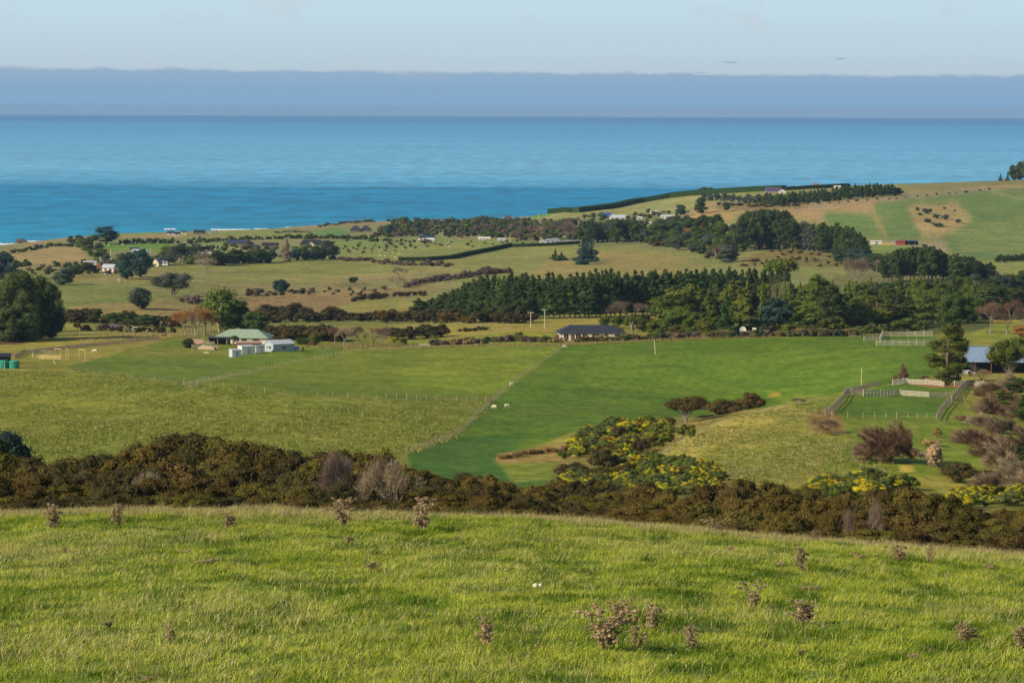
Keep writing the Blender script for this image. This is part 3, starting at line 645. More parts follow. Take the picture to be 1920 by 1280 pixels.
def plant(kind, mat, p, hm, wm=None, label=None, group=None, k=None, name=None, cat=None, parts=True, rot=None, sink=.0):
    """one tree or shrub at ground point p, hm metres high, wm metres wide (made by grow_all)"""
    k = rnd.randrange(4) if k is None else k; nm = name or NAME.get(kind, 'tree')
    ct = cat or ('shrub' if 'shrub' in nm else 'bush' if 'bush' in nm else 'tree')
    q = dict(kind=kind, mat=mat, k=k, nm=nm, ct=ct, sx=hm if wm is None else wm/WN[kind], hm=hm, lc=(p[0], p[1], p[2]-sink), rz=rnd.uniform(0, 6.28) if rot is None else rot,
             label=label, group=group, parts=parts, size=hm*(wm or hm*WN[kind])/p[1]**2, extra=[])
    PLANTS.append(q); return q
_low = {}
def lowres(mat, k):
    if (mat, k) not in _low:
        mb = MB(); f_round(FM[mat], 170, .075, .46, .0, 7)(mb, MB(), np.random.RandomState(k + hash_seed(mat)))
        _low[(mat, k)] = mb
    return _low[(mat, k)]
def split_labels():
    by = {}
    for q in PLANTS: by.setdefault(q['label'], []).append(q)
    for lb, qs in by.items():
        if len(qs) < 5 or not lb: continue
        px = np.array([float(project(np.array(q['lc']))[0]) for q in qs]); dd = np.array([q['lc'][1] for q in qs]); n = 3 if len(qs) < 24 else 5
        edges = np.quantile(px, np.linspace(0, 1, n + 1)[1:-1]); nm = ('left', 'middle', 'right') if n == 3 else ('far left', 'centre left', 'centre', 'centre right', 'far right')
        md = np.median(dd); two = len(qs) >= 12
        for q, x, d in zip(qs, px, dd):
            t = nm[int(np.searchsorted(edges, x))] + ((' back' if d > md else ' front') if two else '')
            if len((lb + ' ' + t).split()) + 1 <= 16: q['label'] = lb + ', ' + t; q['group'] = (q['group'] or lb) + ', ' + t
def grow_all():
    split_labels()
    keep = []; rest = {}
    for nm in sorted({q['nm'] for q in PLANTS}):
        qs = [q for q in PLANTS if q['nm'] == nm]; qs.sort(key=lambda q: -q['size'] * (1e6 if not q['group'] else 1)); keep += qs[:290]
        if len(qs) > 290: rest[nm] = qs[290:]
    for q in keep:
        cr, tr = lib(q['kind'], q['mat'], q['k']); pn = 'foliage' if q['ct'] in ('shrub', 'bush') else 'crown'; sc = (q['sx'], q['sx'], q['hm'])
        if (q['parts'] and tr is not None) or q['extra']:
            o = link(q['nm'], None, None, q['lc'], q['rz'], sc); o.empty_display_size = .1; link(pn, cr, o)
            if tr is not None: link('stem' if pn == 'foliage' else 'trunk', tr, o)
            for en, em in q['extra']: link(en, em, o)
        else: o = link(q['nm'], cr, None, q['lc'], q['rz'], sc)
        tag(o, q['label'], q['ct'], q['group'])
    for nm, qs in rest.items():
        mb = MB()
        for q in qs:
            src = lowres(q['mat'], q['k']); c, s_ = math.cos(q['rz']), math.sin(q['rz']); w = q['sx']*WN[q['kind']]/.92; b0 = mb.n
            V = np.concatenate(src.v); V = np.stack([(V[:,0]*c - V[:,1]*s_)*w, (V[:,0]*s_ + V[:,1]*c)*w, V[:,2]*q['hm']], 1) + q['lc']
            mb.v.append(V); mb.t.append(np.clip(np.concatenate(src.t)*.8 + rnd.uniform(0,.25), 0, 1)); mb.n += len(V); mi = mb.mi(FM[q['mat']])
            for kk, lst in src.f.items():
                for f, _ in lst: mb.f.setdefault(kk, []).append((f + b0, mi))
        tag(link('far_' + ('trees' if nm == 'tree' else nm + 's'), mb.mesh('far_' + nm)), 'many small distant trees scattered through the coastal settlement and woods' if nm == 'tree' else 'many small distant bushes dotted over the far paddocks and dunes', 'trees' if nm == 'tree' else 'shrubs', kind='stuff')
def T(kind, mat, px, py, hpx, wpx=None, label=None, group=None, d=None, **kw):
    """base at photo pixel (px,py) on the ground, size in photo pixels there"""
    p = at(px, d) if d else hit(px, py, kw.pop('dmin', 300)); kw.pop('dmin', None)
    return plant(kind, mat, p, hpx * p[1] / F, wpx * p[1] / F if wpx else None, label, group, **kw)
def scatter(poly, n, kinds, h, label, group, aspect=None, dmin=395, **kw):
    xs = [q[0] for q in poly]; ys = [q[1] for q in poly]; c = 0; out = []
    pts = []
    while len(pts) < n:
        best = None
        for _ in range(6):
            x, y = rnd.uniform(min(xs), max(xs)), rnd.uniform(min(ys), max(ys))
            if not inpoly(np.array([x]), np.array([y]), poly)[0]: continue
            m_ = min([((x-a)/2)**2 + (y-b)**2 for a, b in pts] or [1e9])
            if best is None or m_ > best[0]: best = (m_, x, y)
        if best: pts.append(best[1:])
    for x, y in pts:
        kd_, mt_ = rnd.choice(kinds); hp = rnd.uniform(*h)
        out.append(T(kd_, mt_, x, y, hp, hp*aspect*rnd.uniform(.8,1.25) if aspect else None, label, group, dmin=dmin, **kw))
    return out
def rowof(pts, n, kinds, h, label, group, aspect=None, dmin=395, jit=(2, 1.0), **kw):
    p = np.array(pts, float); s = np.r_[0, np.cumsum(np.hypot(*np.diff(p, axis=0).T))]; out = []
    for i in range(n):
        t = (i + .5 + rnd.uniform(-.25,.25))/n*s[-1]; x = np.interp(t, s, p[:,0]) + rnd.uniform(-1,1)*jit[0]; y = np.interp(t, s, p[:,1]) + rnd.uniform(-1,1)*jit[1]
        kd_, mt_ = rnd.choice(kinds); hp = rnd.uniform(*h)
        out.append(T(kd_, mt_, x, y, hp, hp*aspect*rnd.uniform(.8,1.25) if aspect else None, label, group, dmin=dmin, **kw))
    return out
# ================================================================ far coast, left
T('layered','bluepine',199,458,33,44,'dark spreading macrocarpa on the shoreline, beside the green strip by the surf')
rowof([(224,457),(326,456)],17,[('dense','pine'),('round','pine')],(9,12),'small dark tree in the shelter row between two green strips near the shore','shelter row near the shore',1.0,1500,(1,.5),parts=False)
scatter([(128,456),(180,444),(182,462),(205,484),(200,492),(170,480),(150,466)],26,[('scrub','greyleaf'),('scrub','green'),('round','green')],(9,15),'grey-green shrub in the thicket beside the tan rough field near the rocks','thicket by the tan field near the rocks',1.4,1400,parts=False)
rowof([(2,478),(110,461),(135,462)],18,[('scrub','greyleaf'),('low','green')],(6,9),'low dark shrub in the line along the beach top behind the tan field','beach-top shrub line on the left',1.8,1500,parts=False)
T('dense','bluepine',4,524,50,46,'dark blue-green tree cut by the left edge above the tall gum trees')
scatter([(18,500),(60,488),(70,512),(30,520)],8,[('round','pine'),('scrub','greyleaf')],(8,14),'small dark shrub beside the dark tree on the left edge','shrubs by the left edge dark tree',1.3,1300,parts=False)
scatter([(50,505),(150,496),(160,512),(60,520)],16,[('scrub','greyleaf'),('scrub','green'),('scrub','mauve')],(6,12),'shrub in the rough strip left of the roadside cottages','rough strip left of the cottages',1.5,1300,parts=False)
T('dense','greyleaf',120,534,31,36,'round grey-green tree casting shade on the left field, nearest the tall gums')
for x,y,h,w in ((146,517,22,24),(165,512,20,26),(178,512,16,20),(137,522,24,20)): T('round','pine',x,y,h,w,'dark tree in the short row behind the round grey-green tree','short dark row behind the round grey tree')
T('tall','bluepine',238,523,50,34,'dense blue-grey conifer in front of the cottages, left one of the touching pair')
T('tall','bluepine',263,519,52,34,'dense blue-grey conifer in front of the cottages, right one of the touching pair')
T('bare','redtwig',222,505,24,38,'rust-brown leafless tree left of the blue-grey conifer pair')
T('round','mauve',166,511,16,20,'brownish bush in front of the flat-roofed cottage')
T('gum','greyleaf',337,494,34,46,'grey-green tree with open limbs right of the white gabled cottage')
T('round','greyleaf',312,497,18,30,'low grey-green tree touching the white gabled cottage')
T('round','green',322,484,22,40,'leafy tree behind the open-limbed tree by the white gabled cottage')
rowof([(345,495),(362,495)],3,[('round','green')],(18,24),'green tree in the cluster right of the white gabled cottage','cluster right of the white cottage',1,1400)
scatter([(330,455),(380,448),(390,456),(340,462)],7,[('round','pine')],(6,9),'small dark bush by the seaside sheds','bushes by the seaside sheds',1.3,1500,parts=False)
scatter([(130,500),(200,488),(330,478),(350,490),(300,500),(215,515),(140,515)],46,[('scrub','greyleaf'),('round','green'),('scrub','mauve'),('scrub','brownscrub')],(7,14),'garden shrub among the roadside cottages on the left','garden shrubs among the left cottages',1.3,1300,parts=False)
scatter([(330,460),(480,462),(620,466),(640,482),(520,488),(345,486)],75,[('scrub','greyleaf'),('scrub','mauve'),('round','green'),('low','green'),('scrub','brownscrub')],(5,12),'small bush in the cluttered plots behind the dark shelter row','bushes in the plots behind the shelter row',1.4,1400,parts=False)
scatter([(600,470),(800,455),(1000,452),(1000,462),(800,466),(620,480)],36,[('low','mauve'),('low','greyleaf')],(3,6),'tiny bush along the upper edge of the sheep paddock','tiny bushes above the sheep paddock',1.8,1400,parts=False)
# shelter trees behind the olive field
rowof([(368,497),(392,497)],5,[('bare','mauve'),('bare','twig')],(18,24),'greyish leafless tree at the left end of the dark shelter trees','leafless trees left of the dark shelter row',1,1400)
T('bare','twig',388,512,30,24,'greyish leafless tree standing in the gap on the slope, nearest the camera')
rowof([(398,498),(440,495),(512,492)],19,[('dense','pine'),('round','pine'),('tall','pine')],(20,27),'dark green tree in the shelter row behind the olive field','dark shelter row behind the olive field',.85,1400)
T('narrow','twig',538,490,42,16,'tall narrow brown poplar rising above the dark shelter row')
T('bare','twig',532,490,30,14,'thin bare tree leaning beside the tall narrow brown poplar')
rowof([(548,487),(612,486)],9,[('dense','pine'),('round','bluepine'),('tall','pine')],(18,26),'dark tree in the clump in front of the yellow-gabled house','dark clump by the yellow-gabled house',.9,1400)
T('gum','greyleaf',617,486,36,38,'grey-green open tree at the right end of the clump by the yellow-gabled house')
rowof([(345,472),(400,470)],8,[('round','green'),('scrub','greyleaf')],(8,13),'green bush beside the track above the dark shelter row','bushes beside the track',1.3,1400,parts=False)
rowof([(350,457),(385,454),(440,451),(560,447),(700,448)],48,[('round','pine'),('scrub','green'),('low','pine')],(6,10),'dark bush in the long hedge line behind the blue-roofed barn','long hedge line behind the blue-roofed barn',1.6,1500,(1,1),parts=False)
rowof([(515,437),(560,435),(585,438)],12,[('scrub','mauve')],(3,5),'low brown bush on the strip above the hedge line','low brown bushes on the shore paddock',2,1500,parts=False)
rowof([(595,426),(660,418),(760,413),(900,411),(960,407)],70,[('low','greyleaf'),('scrub','mauve'),('low','green')],(3.5,6.5),'low windswept shrub on the dune edge above the beach','windswept dune-edge shrubs',2,1700,parts=False)
scatter([(700,446),(740,420),(800,420),(960,414),(1000,420),(1000,440),(930,448),(830,445)],210,[('scrub','green'),('round','greyleaf'),('round','green'),('scrub','greyleaf'),('scrub','greyleaf'),('scrub','mauve')],(8,16),'grey-green tree or bush in the coastal garden belt','coastal garden belt',1.35,1500,parts=False)
T('dense','bluepine',730,444,22,24,'largest dark blue-green tree in the coastal garden belt')
for x in (742,748): T('bare','redtwig',x,448,14,18,'pinkish leafless tree beside the dark blue-green garden tree','pinkish trees by the garden tree')
rowof([(630,447),(700,452),(790,455),(800,452)],20,[('scrub','mauve'),('low','greyleaf'),('scrub','green')],(4,8),'scrubby bush along the paddock fence beneath the coastal gardens','paddock-edge scrub below the gardens',1.8,1500,parts=False)
scatter([(645,448),(760,452),(790,462),(700,470),(640,468)],20,[('round','green'),('low','green')],(3,7),'small bush dotted over the little green paddock','bushes dotted over the little paddock',1.3,1400,parts=False)
T('round','mauve',796,458,10,20,'mauve-brown bush in front of the white bungalow')
# mauve thickets
rowof([(620,486),(660,489),(700,489)],12,[('low','mauve'),('scrub','mauve')],(6,9),'mauve-grey bush in the left part of the dry thicket line below the hedge','dry thicket line, left part',1.8,1400)
rowof([(700,493),(745,497),(800,497),(842,500)],22,[('low','mauve'),('sparse','mauve'),('scrub','mauve')],(6,13),'mauve-grey bush in the dry thicket under the clipped hedge','dry thicket under the clipped hedge',1.5,1400)
for x,y,h,w in ((750,530,30,26),(745,536,16,30)): T('bare','mauve',x,y,h,w,'mauve-grey leafless bush standing at the left end of the lower thicket','tallest mauve bush, lower thicket left end')
rowof([(760,541),(800,530),(860,522),(930,512),(960,512)],34,[('scrub','mauve'),('sparse','mauve'),('low','mauve')],(9,17),'mauve-grey bush in the lower dry thicket above the pines','lower dry thicket above the pines',1.5,1300)
T('round','pine',808,499,7,12,'small green bush in the dry thicket below the clipped hedge')
T('round','pine',663,532,13,16,'round dark bush alone on the olive slope')
T('dense','bluepine',526,546,22,30,'round dark blue-green bush between the olive slope and the brown reeds')
scatter([(470,548),(520,545),(600,540),(740,545),(730,556),(600,552),(480,558)],26,[('low','mauve'),('scrub','greyleaf'),('low','brownscrub')],(5,9),'rushy grey bush on the edge of the brown reed flat','rushy bushes round the reed flat',1.7,1200,parts=False)
rowof([(467,555),(490,552)],4,[('round','brownscrub'),('sparse','mauve')],(12,18),'brown twiggy bush left of the dark bush by the reeds','brown bushes left of the reeds',1.2,1200)
# mid left trees
T('umbrella','greyleaf',326,558,46,68,'dome-shaped grey-green tree with pale limbs showing, alone on the left field')
rowof([(345,566),(372,572)],5,[('sparse','mauve'),('scrub','brownscrub')],(14,20),'brown twiggy bush at the foot of the dome-shaped tree','brown bushes under the dome tree',1.3,1150)
T('round','greyleaf',263,580,40,46,'round open grey tree throwing a dark shadow on the left field')
T('dense','greyleaf',264,579,30,30,'dense lower bush within the round open grey tree')
rowof([(0,641),(60,640),(100,633)],8,[('dense','gum'),('dense','pine')],(44,70),'dense dark growth at the foot of the big left gum clump','foot of the left gum clump',.8,850,(3,1))
for x,y,h,w in ((8,637,112,70),(38,640,128,70),(70,637,118,62),(94,630,100,44),(30,622,110,60)):
    T('big','gum',x,y,h,w,dict(zip((8,38,70,94,30),('tall dense gum at the left edge with its crown cut by the frame','tallest dense gum in the big clump on the left','broad gum in the big left clump, just right of the tallest','rightmost and darkest gum of the big left clump','gum half hidden behind the front of the big left clump')))[x],k=x%4,dmin=700)
T('gum','green',412,622,82,92,'large pale-green spreading tree behind the green-roofed farmhouse',dmin=900)
T('big','gum',430,620,54,50,'lower leafy tree under the large pale-green spreading tree',dmin=900)
for x,y,h,w in ((456,622,48,34),(474,624,40,36),(489,624,34,30),(448,606,40,30)): T('tall','pine',x,y,h,w,'dark conifer behind the green farmhouse roof','dark conifers behind the green farmhouse',dmin=900)
for x,y,h,w in ((348,628,46,40),(366,630,56,52),(384,630,50,44)): T('bigbare','willow',x,y,h,w,'orange-brown leafless willow left of the green farmhouse','orange leafless willows',dmin=900)
rowof([(345,622),(400,625)],5,[('bare','twig')],(34,46),'grey leafless tree between the orange willows and the spreading tree','grey bare trees by the willows',.7,900)
T('cabbage','green',241,629,32,24,'cabbage tree with a tufted head by the post fence',dmin=900,name='cabbage_tree')
T('cabbage','green',438,650,22,17,'small cabbage tree in front of the green-roofed farmhouse',dmin=800)
T('dense','pine',352,652,17,23,'round dark bush in the paddock left of the timber pens',dmin=700,name='shrub')
T('tall','olive',590,648,25,20,'small olive-green conifer beneath the leaning wooden pole',dmin=800)
T('bare','willow',470,624,22,16,'pale bare sapling behind the ridge of the green roof',dmin=850)
# dark scrub bands in the middle distance
def band(pts, n, h, lab, grp, kinds, dmin=800, asp=1.5, jit=(3,2)): return rowof(pts, n, kinds, h, lab, grp, asp, dmin, jit)
BS=[('scrub','darkscrub'),('scrub','brownscrub'),('low','darkscrub')]
band([(92,598),(130,604),(200,606),(290,612),(340,615)],26,(16,26),'dark brown bush in the scrub band right of the tall gum clump','scrub band right of the gum clump',BS+[('round','pine')],900)
band([(135,618),(200,622),(330,626)],14,(9,16),'dark bush in the low scrub behind the long post fence on the left','low scrub behind the left post fence',BS,900)
band([(480,604),(560,603),(640,601),(740,604),(860,604),(1000,606)],44,(16,26),'dark brown bush in the long scrub band between the farmhouse and the pines','long scrub band below the pines',BS,1000)
band([(490,592),(540,590),(580,594)],9,(16,24),'grey-brown bush with pale stems in the upper scrub band','upper scrub band',[('scrub','brownscrub'),('gum','darkscrub')],1050)
band([(500,634),(560,636),(620,640),(640,638)],14,(20,30),'dark scrub bush behind the grey barn and leaning pole','scrub behind the grey barn',BS,900)
for x,y,h,w in ((742,636,22,40),(770,636,24,40),(800,634,26,46),(826,632,24,40)): T('scrub','darkscrub',x,y,h,w,'rounded dark bush in the mound left of the pale field','rounded dark mound',dmin=880)
rowof([(858,622),(915,618)],6,[('low','darkscrub')],(5,8),'low dark bush to the right of the rounded dark mound','low bushes right of the dark mound',2.4,880)
rowof([(662,566),(672,562)],2,[('scrub','darkscrub')],(7,9),'dark bush alone at the top of the pale field by the reeds','lone dark bushes by the reeds',1.8,1100)
rowof([(668,563),(700,561),(740,556),(780,554),(800,556)],14,[('low','darkscrub'),('scrub','darkscrub')],(7,12),'very dark bush in the short band above the pale field','short dark band above the pale field',1.7,1050)
for x,y,h,w in ((628,645,32,30),(645,648,34,32),(676,648,38,42),(700,648,36,34),(716,646,34,32)): T('bigbare','redtwig' if x!=645 else 'twig',x,y,h,w,{628:'reddish bare tree, leftmost of the paddock-edge row',645:'palest grey bare tree of the paddock-edge row',676:'widest reddish bare tree in the middle of the paddock-edge row',700:'russet bare tree, second from the right in the paddock-edge row',716:'russet bare tree at the right end of the paddock-edge row'}[x],dmin=800)
for x,y,h,w in ((740,643,11,14),(757,645,9,14)): T('round','yellowgreen' if x==740 else 'gorse',x,y,h,w,'lime-green shrub beside the right end of the bare tree row' if x==740 else 'yellow-green shrub by the timber rails',name='shrub',dmin=800)
T('round','yellowgreen',738,639,9,12,'bright lime shrub above the darker shrubs by the bare trees',name='shrub',dmin=800)
rowof([(808,648),(860,646),(905,645)],18,[('low','mauve'),('scrub','straw'),('low','greyleaf')],(8,15),'brown rush clump along the top of the big green paddock, left stretch','rush clumps along the paddock top, left',1.6,750)
T('dense','pine',912,645,14,17,'round dark green shrub in the rushes left of the dark-roofed house',name='shrub',dmin=750)
rowof([(925,642),(960,640),(1010,641),(1045,641)],22,[('scrub','mauve'),('low','green'),('flax','flax')],(9,16),'bushy garden plant left of the dark-roofed house','garden bushes left of the dark-roofed house',1.3,750)
T('dense','green',974,639,17,18,'bright green round shrub left of the dark-roofed house',name='shrub',dmin=750)
rowof([(1028,643),(1065,641)],4,[('scrub','straw')],(8,12),'yellowed bush at the paddock corner by the dark-roofed house','yellow bushes at the corner',1.5,750)
for x,y,h,w in ((1052,638,17,22),(1072,636,18,24),(1145,634,16,16),(1160,634,20,26)): T('sparse','redtwig',x,y,h,w,'russet bush against the wall of the dark-roofed house','russet bushes against the house',dmin=750)
rowof([(1080,641),(1140,639),(1220,637)],20,[('low','green'),('scrub','straw'),('flax','flax'),('scrub','brownscrub')],(7,13),'garden plant along the front of the dark-roofed house','plants along the house front',1.8,750)
rowof([(1185,638),(1215,637),(1262,635)],9,[('low','greyleaf')],(5,7),'silvery low plant right of the cabbage tree','silvery plants by the cabbage tree',2.2,750)
rowof([(1235,636),(1300,634),(1400,632),(1500,630),(1610,629)],86,[('flax','flax'),('low','mauve'),('flax','straw'),('low','greyleaf'),('scrub','gorse')],(7,16),'flax or rush clump in the strip between the big green paddock and the conifers','flax strip below the conifers',1.4,750)
for x,y,h,w in ((1545,622,26,26),(1583,628,11,14)): T('scrub','olive',x,y,h,w,'rounded olive bush in the flax strip' if x==1545 else 'small dark bush in the flax strip left of the white yards',dmin=750)
T('cabbage','green',1187,632,40,28,'cabbage tree right of the dark-roofed house',dmin=750)
for x,y,h,w in ((1135,614,22,22),(1157,616,24,24),(1184,616,26,24)): T('round','olive',x,y,h,w,'rounded garden tree behind the dark roof','rounded trees behind the dark roof',dmin=900)
T('bigbare','mauve',1178,606,42,64,'wide leafless grey tree behind the house garden',dmin=980)
T('dense','green',1208,622,24,34,'leafy tree between the cabbage tree and the conifers',dmin=850)
T('dense','olive',1235,634,34,40,'big rounded olive bush right of the cabbage tree',dmin=800)
rowof([(1150,608),(1225,606)],6,[('round','pine'),('scrub','brownscrub')],(14,22),'dark bush in the undergrowth behind the garden','undergrowth behind the garden',1.2,950)
# the long pine plantation (rows one behind another)
PL='dark pine in the long plantation behind the white house'
def top(xs, pts): return np.interp(xs, [p[0] for p in pts], [p[1] for p in pts])
ptop=[(765,575),(785,560),(830,552),(870,530),(905,512),(960,514),(1020,512),(1080,508),(1130,504),(1180,506),(1230,506),(1300,503),(1480,502)]
pbase=[(765,596),(850,597),(950,598),(1100,596),(1230,590),(1480,586)]
for rr,(dy,frac,nn) in enumerate(((0,.30,46),(-6,.12,48),(-13,0,50))):
    for i in range(nn):
        x=(782 if rr==0 else 800)+ (1228-782 if rr==0 else 1480-800)*(i+.5+rnd.uniform(-.3,.3))/nn; b=float(top(x,pbase))+dy; t=float(top(x,ptop)); h=(b-t)*(1-frac*rnd.uniform(.4,1))+rnd.uniform(-7,4)
        p_=hit(x,b,1000); z_top=world(x,t,p_[1])[2]; h=min(h,(z_top-p_[2])/p_[1]*F+rnd.uniform(-5,5)) if rr else h
        plant('pine',rnd.choice(['pine','pine','green']) if rnd.random()<.1 else 'pine',p_,max(h,25)*p_[1]/F,rnd.uniform(24,34)*p_[1]/F,('bare-stemmed pine in the front row of the long plantation, ' if rr==0 else 'pine on the skyline of the long plantation, ' if rr==2 else 'pine in the middle depth of the long plantation, ')+('left third' if x<940 else 'middle third' if x<1090 else 'right third' if x<1232 else 'part behind the conifer belt'),'long plantation row %d %s'%(rr+1,'left' if x<940 else 'middle' if x<1090 else 'right' if x<1232 else 'far right'))
T('conifer','pine',778,590,18,17,'small young pine at the far left foot of the plantation',dmin=1000)
T('pine','pine',784,597,38,30,'outlying pine leaning at the left end of the plantation',dmin=1000)
# sunlit conifer belt on the right
belt=[ # x, base, height, width, kind, colour, label
 (1252,614,62,60,'layered','olive','rounded sunlit cypress at the left end of the conifer belt'),(1285,606,72,70,'layered','olive','tall cypress behind the left end of the conifer belt'),
 (1275,622,46,50,'big','green','lower bright green tree at the foot of the left cypresses'),(1330,628,92,56,'fat','olive','tall pointed cypress with a pale seam up its face'),
 (1362,628,84,40,'fat','pine','dark shaded conifer right of the tall pointed cypress'),(1305,628,40,40,'big','olive','bush-like tree by the small timber hut'),
 (1400,622,92,44,'fat','olive','slim sunlit conifer above the white satellite dish'),(1428,620,86,40,'fat','olive','slim sunlit conifer, second right of the dish'),
 (1452,624,66,54,'layered','bluepine','blue-green conifer behind the white box'),(1480,616,86,50,'fat','olive','mid-green conifer beneath the pale-trunked gums'),
 (1510,624,52,50,'layered','olive','low cypress in front of the mid-green conifers'),(1535,614,96,60,'layered','olive','broad bronze-green cypress in the centre of the belt'),
 (1562,620,84,48,'layered','pine','dark cypress right of the broad bronze one'),(1590,612,84,48,'fat','olive','tall yellow-green conifer right of centre'),
 (1610,620,52,54,'big','olive','rounded tree filling the belt left of the yards'),(1645,616,60,74,'layered','olive','wide brownish cypress above the upper white yard'),
 (1680,614,62,60,'layered','pine','darker cypress above the right of the upper white yard'),(1700,610,66,40,'fat','green','bright green conifer behind the wide brownish cypress'),
 (1730,608,60,44,'fat','olive','leafy green tree right of the wide brownish cypress'),(1755,604,62,44,'big','olive','rounded green tree left of the big macrocarpa top'),
 (1785,606,56,44,'big','green','green tree behind the top of the big macrocarpa'),(1815,606,52,40,'big','green','green tree right of the big macrocarpa top'),
 (1380,604,78,50,'layered','olive','sunlit conifer at the back above the dish'),(1500,602,72,44,'fat','olive','conifer at the back of the belt left of the bronze cypress'),
 (1560,604,76,44,'fat','olive','conifer peeping over the bronze cypress'),(1625,604,60,44,'fat','green','conifer at the back of the belt above the yards'),
 (1660,602,56,44,'fat','olive','yellow-green conifer at the back above the wide cypress'),(1455,604,74,40,'fat','olive','yellow-green conifer at the back left of the gums')]
for i,(x,y,h,w,kk,c,lb) in enumerate(belt): T(kk,c,x,y,h,w*1.12,lb,dmin=880,k=i%4)
rowof([(1250,600),(1400,596),(1550,592),(1700,590),(1830,592)],34,[('fat','olive'),('big','olive'),('fat','pine'),('layered','olive')],(52,74),'sunlit conifer deep inside the belt behind the front trees','inner trees of the conifer belt',.62,950)
rowof([(1260,630),(1420,626),(1600,626),(1740,618)],30,[('scrub','olive'),('scrub','green'),('round','olive'),('low','darkscrub')],(13,22),'leafy undergrowth bush at the foot of the conifer belt','undergrowth at the foot of the belt',1.5,850)
for x in (1455,1474): T('topgum','olive',x,618,120+rnd.uniform(-2,4),40,'pale-trunked gum with an open crown rising over the belt','pale-trunked gums over the belt',dmin=1100)
# trees on the far right slopes
rowof([(1610,575),(1640,568),(1700,560)],16,[('round','pine'),('layered','pine')],(24,38),'dark tree in the hollow behind the conifer belt','dark hollow trees',.95,1150)
rowof([(1690,580),(1760,575),(1840,575)],18,[('gum','gum'),('big','gum'),('gum','greyleaf')],(36,52),'grey-green gum on the slope behind the conifer belt','gums behind the conifer belt',.9,1100)
rowof([(1760,592),(1830,590)],6,[('fat','olive'),('big','olive')],(38,50),'bright green tree between the belt and the gums','bright trees before the gums',.9,1050)
rowof([(1840,600),(1880,592),(1930,588)],10,[('big','gum'),('layered','gum'),('gum','gum')],(44,62),'tall grey-green tree by the right edge','tall trees by the right edge',.95,1050)
rowof([(1780,556),(1850,552),(1925,552)],14,[('layered','pine'),('big','greyleaf')],(26,40),'dark spreading tree in the belt below the pale field on the right','dark belt below the pale field',1.0,1200)
rowof([(1870,548),(1925,545)],5,[('conifer','pine'),('layered','pine')],(26,40),'pointed dark tree near the right edge below the pale field','pointed trees near the right edge',.8,1200)
T('fat','pine',1825,512,12,14,'small pointed pine alone on the pale field at the right',dmin=1250)
tt=[(1640,500),(1660,480),(1680,470),(1700,464),(1730,462),(1760,468),(1775,480),(1785,480),(1810,478),(1830,488),(1860,495)]
for i in range(30):
    x=1655+205*(i+.5)/30; b=530-8*rnd.random(); T('pine' if x>1775 else 'layered','pine',x,b,b-float(top(x,tt))+rnd.uniform(-4,4),rnd.uniform(20,30),*('dark pine in the %s of the block below the red shed'%('left' if x<1725 else 'tall middle' if x<1775 else 'low right'),'pine block below the red shed, %s'%('left' if x<1725 else 'middle' if x<1775 else 'right')),dmin=1250)
rowof([(1640,512),(1660,508)],3,[('bare','mauve'),('conifer','pine')],(22,34),'small tree left of the pine block under the red shed','small trees left of the pine block',.7,1200)
rowof([(1868,492),(1925,488)],14,[('pine','pine')],(10,14),'small dark pine in the short row under the right-hand green hill','short pine row under the green hill',.9,1350)
T('bigbare','mauve',1605,560,78,46,'tall bare pinkish tree in front of the dark pines',dmin=1050)
# big dark pines on the mid hill
for i in range(16):
    x=1388+100*(i+.5)/16; t=float(top(x,[(1380,440),(1392,408),(1410,396),(1450,394),(1475,398),(1490,420)])); b=468+rnd.uniform(-8,4); T('big' if i%2 else 'layered','pine',x,b,b-t,34,*('large dark pine in the %s half of the great block on the mid hill'%('left' if x<1438 else 'right'),'great pine block %s'%('left' if x<1438 else 'right')),dmin=1500)
for i in range(34):
    x=1480+152*(i+.5)/34; t=float(top(x,[(1478,420),(1500,418),(1540,420),(1570,422),(1605,432),(1622,450),(1632,470)])); b=float(top(x,[(1478,466),(1560,470),(1632,492)]))+rnd.uniform(-4,6); T('pine','pine' if x>1532 else 'greyleaf',x,b,b-t+rnd.uniform(-4,4),20,'grey-green pine in the left half of the plantation beside the great block' if x<1532 else 'dark pine in the right half of the plantation beside the great block','left half of the hill plantation' if x<1532 else 'right half of the hill plantation',dmin=1400)
rowof([(1565,492),(1620,500),(1640,505)],9,[('round','pine'),('layered','bluepine')],(24,34),'dark tree below the right half of the hill plantation','dark trees below the plantation',1.1,1300)
# mid hill woodland
scatter([(1200,440),(1260,425),(1290,432),(1390,440),(1395,470),(1340,490),(1290,475),(1240,460)],90,[('round','green'),('scrub','green'),('round','greyleaf'),('scrub','brownscrub'),('round','pine')],(14,26),'leafy tree in the mixed woodland below the great pine block','mixed woodland below the great pines',1.25,1500,parts=False)
rowof([(1280,430),(1330,432),(1345,430)],9,[('dense','pine'),('round','pine')],(20,30),'dark rounded tree above the orange willow','dark rounded trees above the willow',1.0,1600)
T('bigbare','willow',1287,446,18,44,'orange leafless willow in the middle of the woodland')
T('bigbare','redtwig',1339,488,26,40,'pinkish-orange leafless tree at the bottom edge of the woodland')
T('dense','greyleaf',1365,492,34,34,'grey-green round tree right of the pinkish leafless tree')
for x in (1345,1368): T('bare','mauve',x,437,13,24,'pale mauve bare tree against the dark trees','pale mauve bare trees')
tb=[(1082,420),(1095,416),(1108,414),(1120,420),(1150,410),(1170,412),(1200,414),(1215,440),(1225,445)]
for i in range(15):
    x=1090+132*(i+.5)/15; b=456+rnd.uniform(-3,1); T(rnd.choice(['dense','layered','tall']),rnd.choice(['pine','pine','greyleaf']),x,b,b-float(top(x,tb)),rnd.uniform(22,32),'dark tree in the wood behind the touching blue-grey pair','wood behind the blue-grey pair',dmin=1500)
